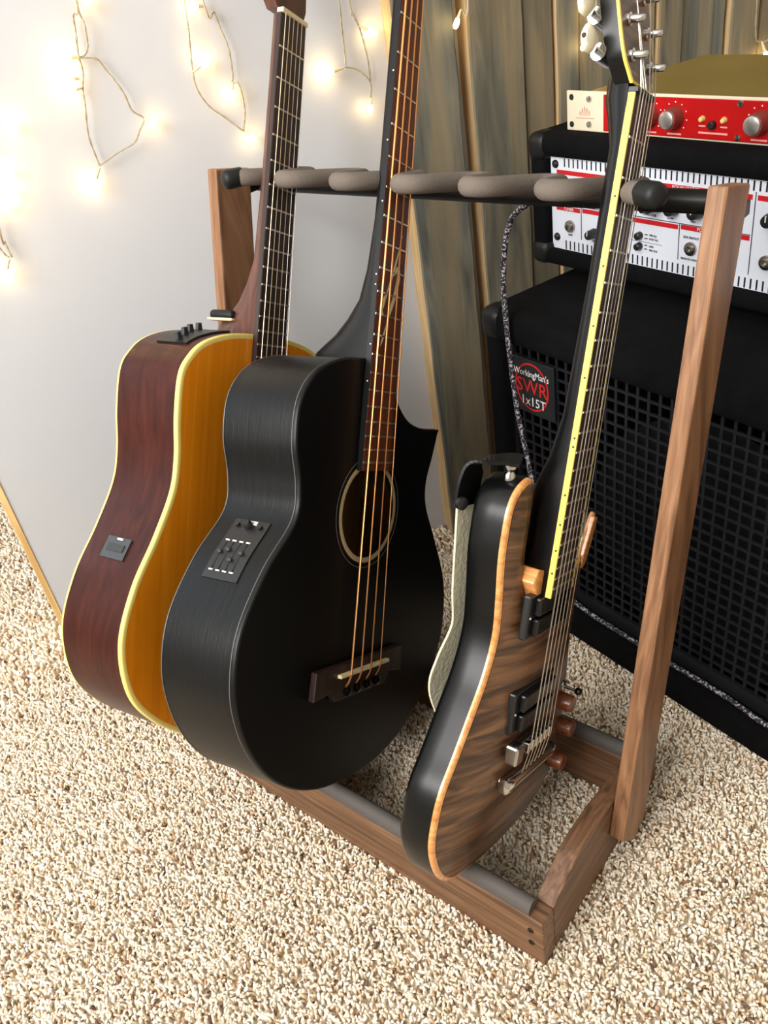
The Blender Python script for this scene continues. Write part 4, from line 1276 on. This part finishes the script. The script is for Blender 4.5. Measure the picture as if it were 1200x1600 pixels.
cbl, cbo = amp_thing('braided_cable', 'black and grey braided cable hanging from the amplifier and lying along the cabinet lip', 'cable', 0.20, -0.061, 0.044)
cw = MB().tube(crom(cpts, 6), 0.0034, 8).build('cable_jacket', M_cable, cbl, 60, off=cbo)
MB().lathe([(0, 0.0045), (0.004, 0.0062), (0.024, 0.0062), (0.026, 0.0045), (0.032, 0.0040)], (0.075, 0.062, 0.586), (0, -1, 0.10), 14).build('plug', M_blackplastic, cbl, 40, off=cbo)

# ------------------------------------------------------------------ fairy lights
M_wire = mat('clear_wire', S(164, 150, 122), rough=0.3, spec=0.6)
M_bulb = mat('warm_bulb', S(255, 226, 150), rough=0.3, emit=(1.0, 0.72, 0.32, 1), estr=26.0)
M_stem = mat('clear_socket', S(236, 220, 170), rough=0.25)


def strand(label, wires, bulbs, off, power=0.0050):
    """wires: lists of (s,z) along the wall; bulbs: (socket, tip) pairs"""
    top = max((q for w in wires for q in w), key=lambda q: q[1])
    org = WMAT @ Vector((top[0], -off, top[1]))
    root = thing('fairy_lights', label, 'fairy lights', matrix=Matrix.Translation(org) @ WMAT.to_3x3().to_4x4(), group='warm fairy light strands')
    o2 = (top[0], -off, top[1])
    for w in wires:
        c = crom([(s, -off + 0.002 * math.sin(i * 2.1), z) for i, (s, z) in enumerate(w)], 8)
        mbw = MB()
        for ph_ in (0, math.pi):
            mbw.tube([Vector((q.x + 0.0006 * math.cos(i * 0.9 + ph_), q.y + 0.0006 * math.sin(i * 0.9 + ph_), q.z)) for i, q in enumerate(c)], 0.0008, 5)
        mbw.build('wire', M_wire, root, off=o2)
    for (s0, z0_), (s1, z1_) in bulbs:
        a = Vector((s0, -off, z0_))
        d = Vector((s1 - s0, -0.004, z1_ - z0_))
        ln = max(d.length, 0.014) * 1.15
        d.normalize()
        so_ = MB().lathe([(0, 0.0012), (ln * 0.30, 0.0020), (ln * 0.5, 0.0026)], a, d, 10).build('socket', M_stem, root, 60, off=o2)
        bb = MB().lathe([(0, 0.0026), (ln * 0.18, 0.0034), (ln * 0.38, 0.0034), (ln * 0.5, 0.0022), (ln * 0.55, 0.0004)], a + d * ln * 0.5, d, 12).build('bulb', M_bulb, root, 60, off=o2)
        ld = bpy.data.lights.new('bulb_glow', 'POINT')
        ld.energy, ld.color, ld.shadow_soft_size = power, (1.0, 0.54, 0.16), 0.004
        lo = bpy.data.objects.new('bulb_glow', ld)
        COL.objects.link(lo)
        lo.parent = root
        lo.location = a + d * ln * 0.8 + Vector((0, -0.034, 0)) - Vector(o2)
    return root


OF = 0.012
strand('short looped fairy light strand low on the white wall near its pale wood edge',
       [[(-0.500, 1.30), (-0.505, 1.0), (-0.512, 0.80), (-0.5373, 0.6533), (-0.5363, 0.6414), (-0.5348, 0.6227)], [(-0.5348, 0.6227), (-0.5415, 0.6279), (-0.548, 0.66), (-0.545, 0.72), (-0.530, 0.80), (-0.515, 0.95)]],
       [((-0.5386, 0.6218), (-0.5515, 0.6034)), ((-0.5030, 0.7690), (-0.4819, 0.765)), ((-0.5190, 0.7280), (-0.5074, 0.7163)), ((-0.5250, 0.6990), (-0.5087, 0.6947)), ((-0.5310, 0.6870), (-0.5187, 0.6811))], OF, 0.0050)
strand('long fairy light strand forming a wide triangular loop on the white wall',
       [[(-0.365, 1.30), (-0.369, 1.0), (-0.3711, 0.8707), (-0.3782, 0.8579), (-0.3811, 0.8419), (-0.386, 0.8198), (-0.3868, 0.8015), (-0.3925, 0.7849), (-0.3964, 0.7652), (-0.4025, 0.7347), (-0.4006, 0.7016)],
        [(-0.368, 0.95), (-0.3708, 0.8637), (-0.3698, 0.8472), (-0.3729, 0.8261), (-0.3786, 0.8174), (-0.3859, 0.8162), (-0.3681, 0.8118), (-0.3611, 0.7994), (-0.3494, 0.7744), (-0.3448, 0.7526), (-0.3337, 0.7411), (-0.3432, 0.7295), (-0.3528, 0.7178), (-0.3758, 0.7102), (-0.4006, 0.7016)]],
       [((-0.3857, 0.8166), (-0.4025, 0.8191)), ((-0.3934, 0.7864), (-0.4046, 0.7859)), ((-0.3931, 0.7951), (-0.4005, 0.7977)), ((-0.3337, 0.7411), (-0.3242, 0.7339)), ((-0.4015, 0.699), (-0.4163, 0.6811)), ((-0.3706, 0.8683), (-0.3628, 0.8676))], OF)
strand('looped fairy light strand on the white wall just above a rack post',
       [[(-0.236, 1.30), (-0.234, 1.0), (-0.2313, 0.8432), (-0.2217, 0.8356), (-0.2177, 0.8176), (-0.2141, 0.7967), (-0.2153, 0.7682), (-0.2176, 0.7593), (-0.2117, 0.7583), (-0.2093, 0.743), (-0.2102, 0.7239), (-0.2182, 0.7045)],
        [(-0.240, 0.95), (-0.2536, 0.8406), (-0.2562, 0.8214), (-0.2594, 0.7993), (-0.2621, 0.7792), (-0.2626, 0.761), (-0.2531, 0.7404), (-0.236, 0.7234), (-0.2182, 0.7045)]],
       [((-0.2313, 0.8432), (-0.2452, 0.8453)), ((-0.2621, 0.7792), (-0.2445, 0.7891)), ((-0.2176, 0.7593), (-0.2232, 0.7456)), ((-0.2173, 0.7043), (-0.2073, 0.6929))], OF)
strand('fairy light strand on the white wall between the two acoustic necks',
       [[(-0.062, 1.30), (-0.065, 1.0), (-0.0667, 0.8239), (-0.0671, 0.7988), (-0.0675, 0.7777), (-0.0699, 0.7516)], [(-0.056, 1.0), (-0.0516, 0.8216), (-0.0512, 0.8078), (-0.0451, 0.7933), (-0.0415, 0.7805), (-0.0397, 0.7561), (-0.0391, 0.7289)],
        [(-0.0701, 0.7505), (-0.0563, 0.7456), (-0.0447, 0.7348), (-0.0391, 0.7238), (-0.0415, 0.709)]],
       [((-0.0731, 0.7502), (-0.0996, 0.7484)), ((-0.0445, 0.7932), (-0.0267, 0.7816)), ((-0.0415, 0.709), (-0.0467, 0.6958))], OF)
strand('single warm bulb on a wire over the gap between the first two grey planks',
       [[(0.100, 1.30), (0.098, 1.0), (0.0912, 0.7995), (0.0814, 0.7906)]], [((0.0814, 0.7906), (0.0707, 0.7746))], 0.045)
strand('pair of warm bulbs on a wire before the planks beside the electric guitar headstock',
       [[(0.281, 1.30), (0.280, 1.0), (0.2782, 0.778), (0.2810, 0.7667), (0.2760, 0.750), (0.2731, 0.7418), (0.267, 0.7291)]], [((0.2802, 0.7667), (0.2702, 0.7587)), ((0.267, 0.7291), (0.2559, 0.718))], 0.045)
strand('single warm bulb hanging before the planks above the red preamp',
       [[(0.540, 1.30), (0.542, 1.0), (0.545, 0.75), (0.551, 0.6844), (0.5627, 0.6741), (0.574, 0.6764), (0.590, 0.70), (0.60, 0.9)]], [((0.5627, 0.6741), (0.573, 0.6496))], 0.045)
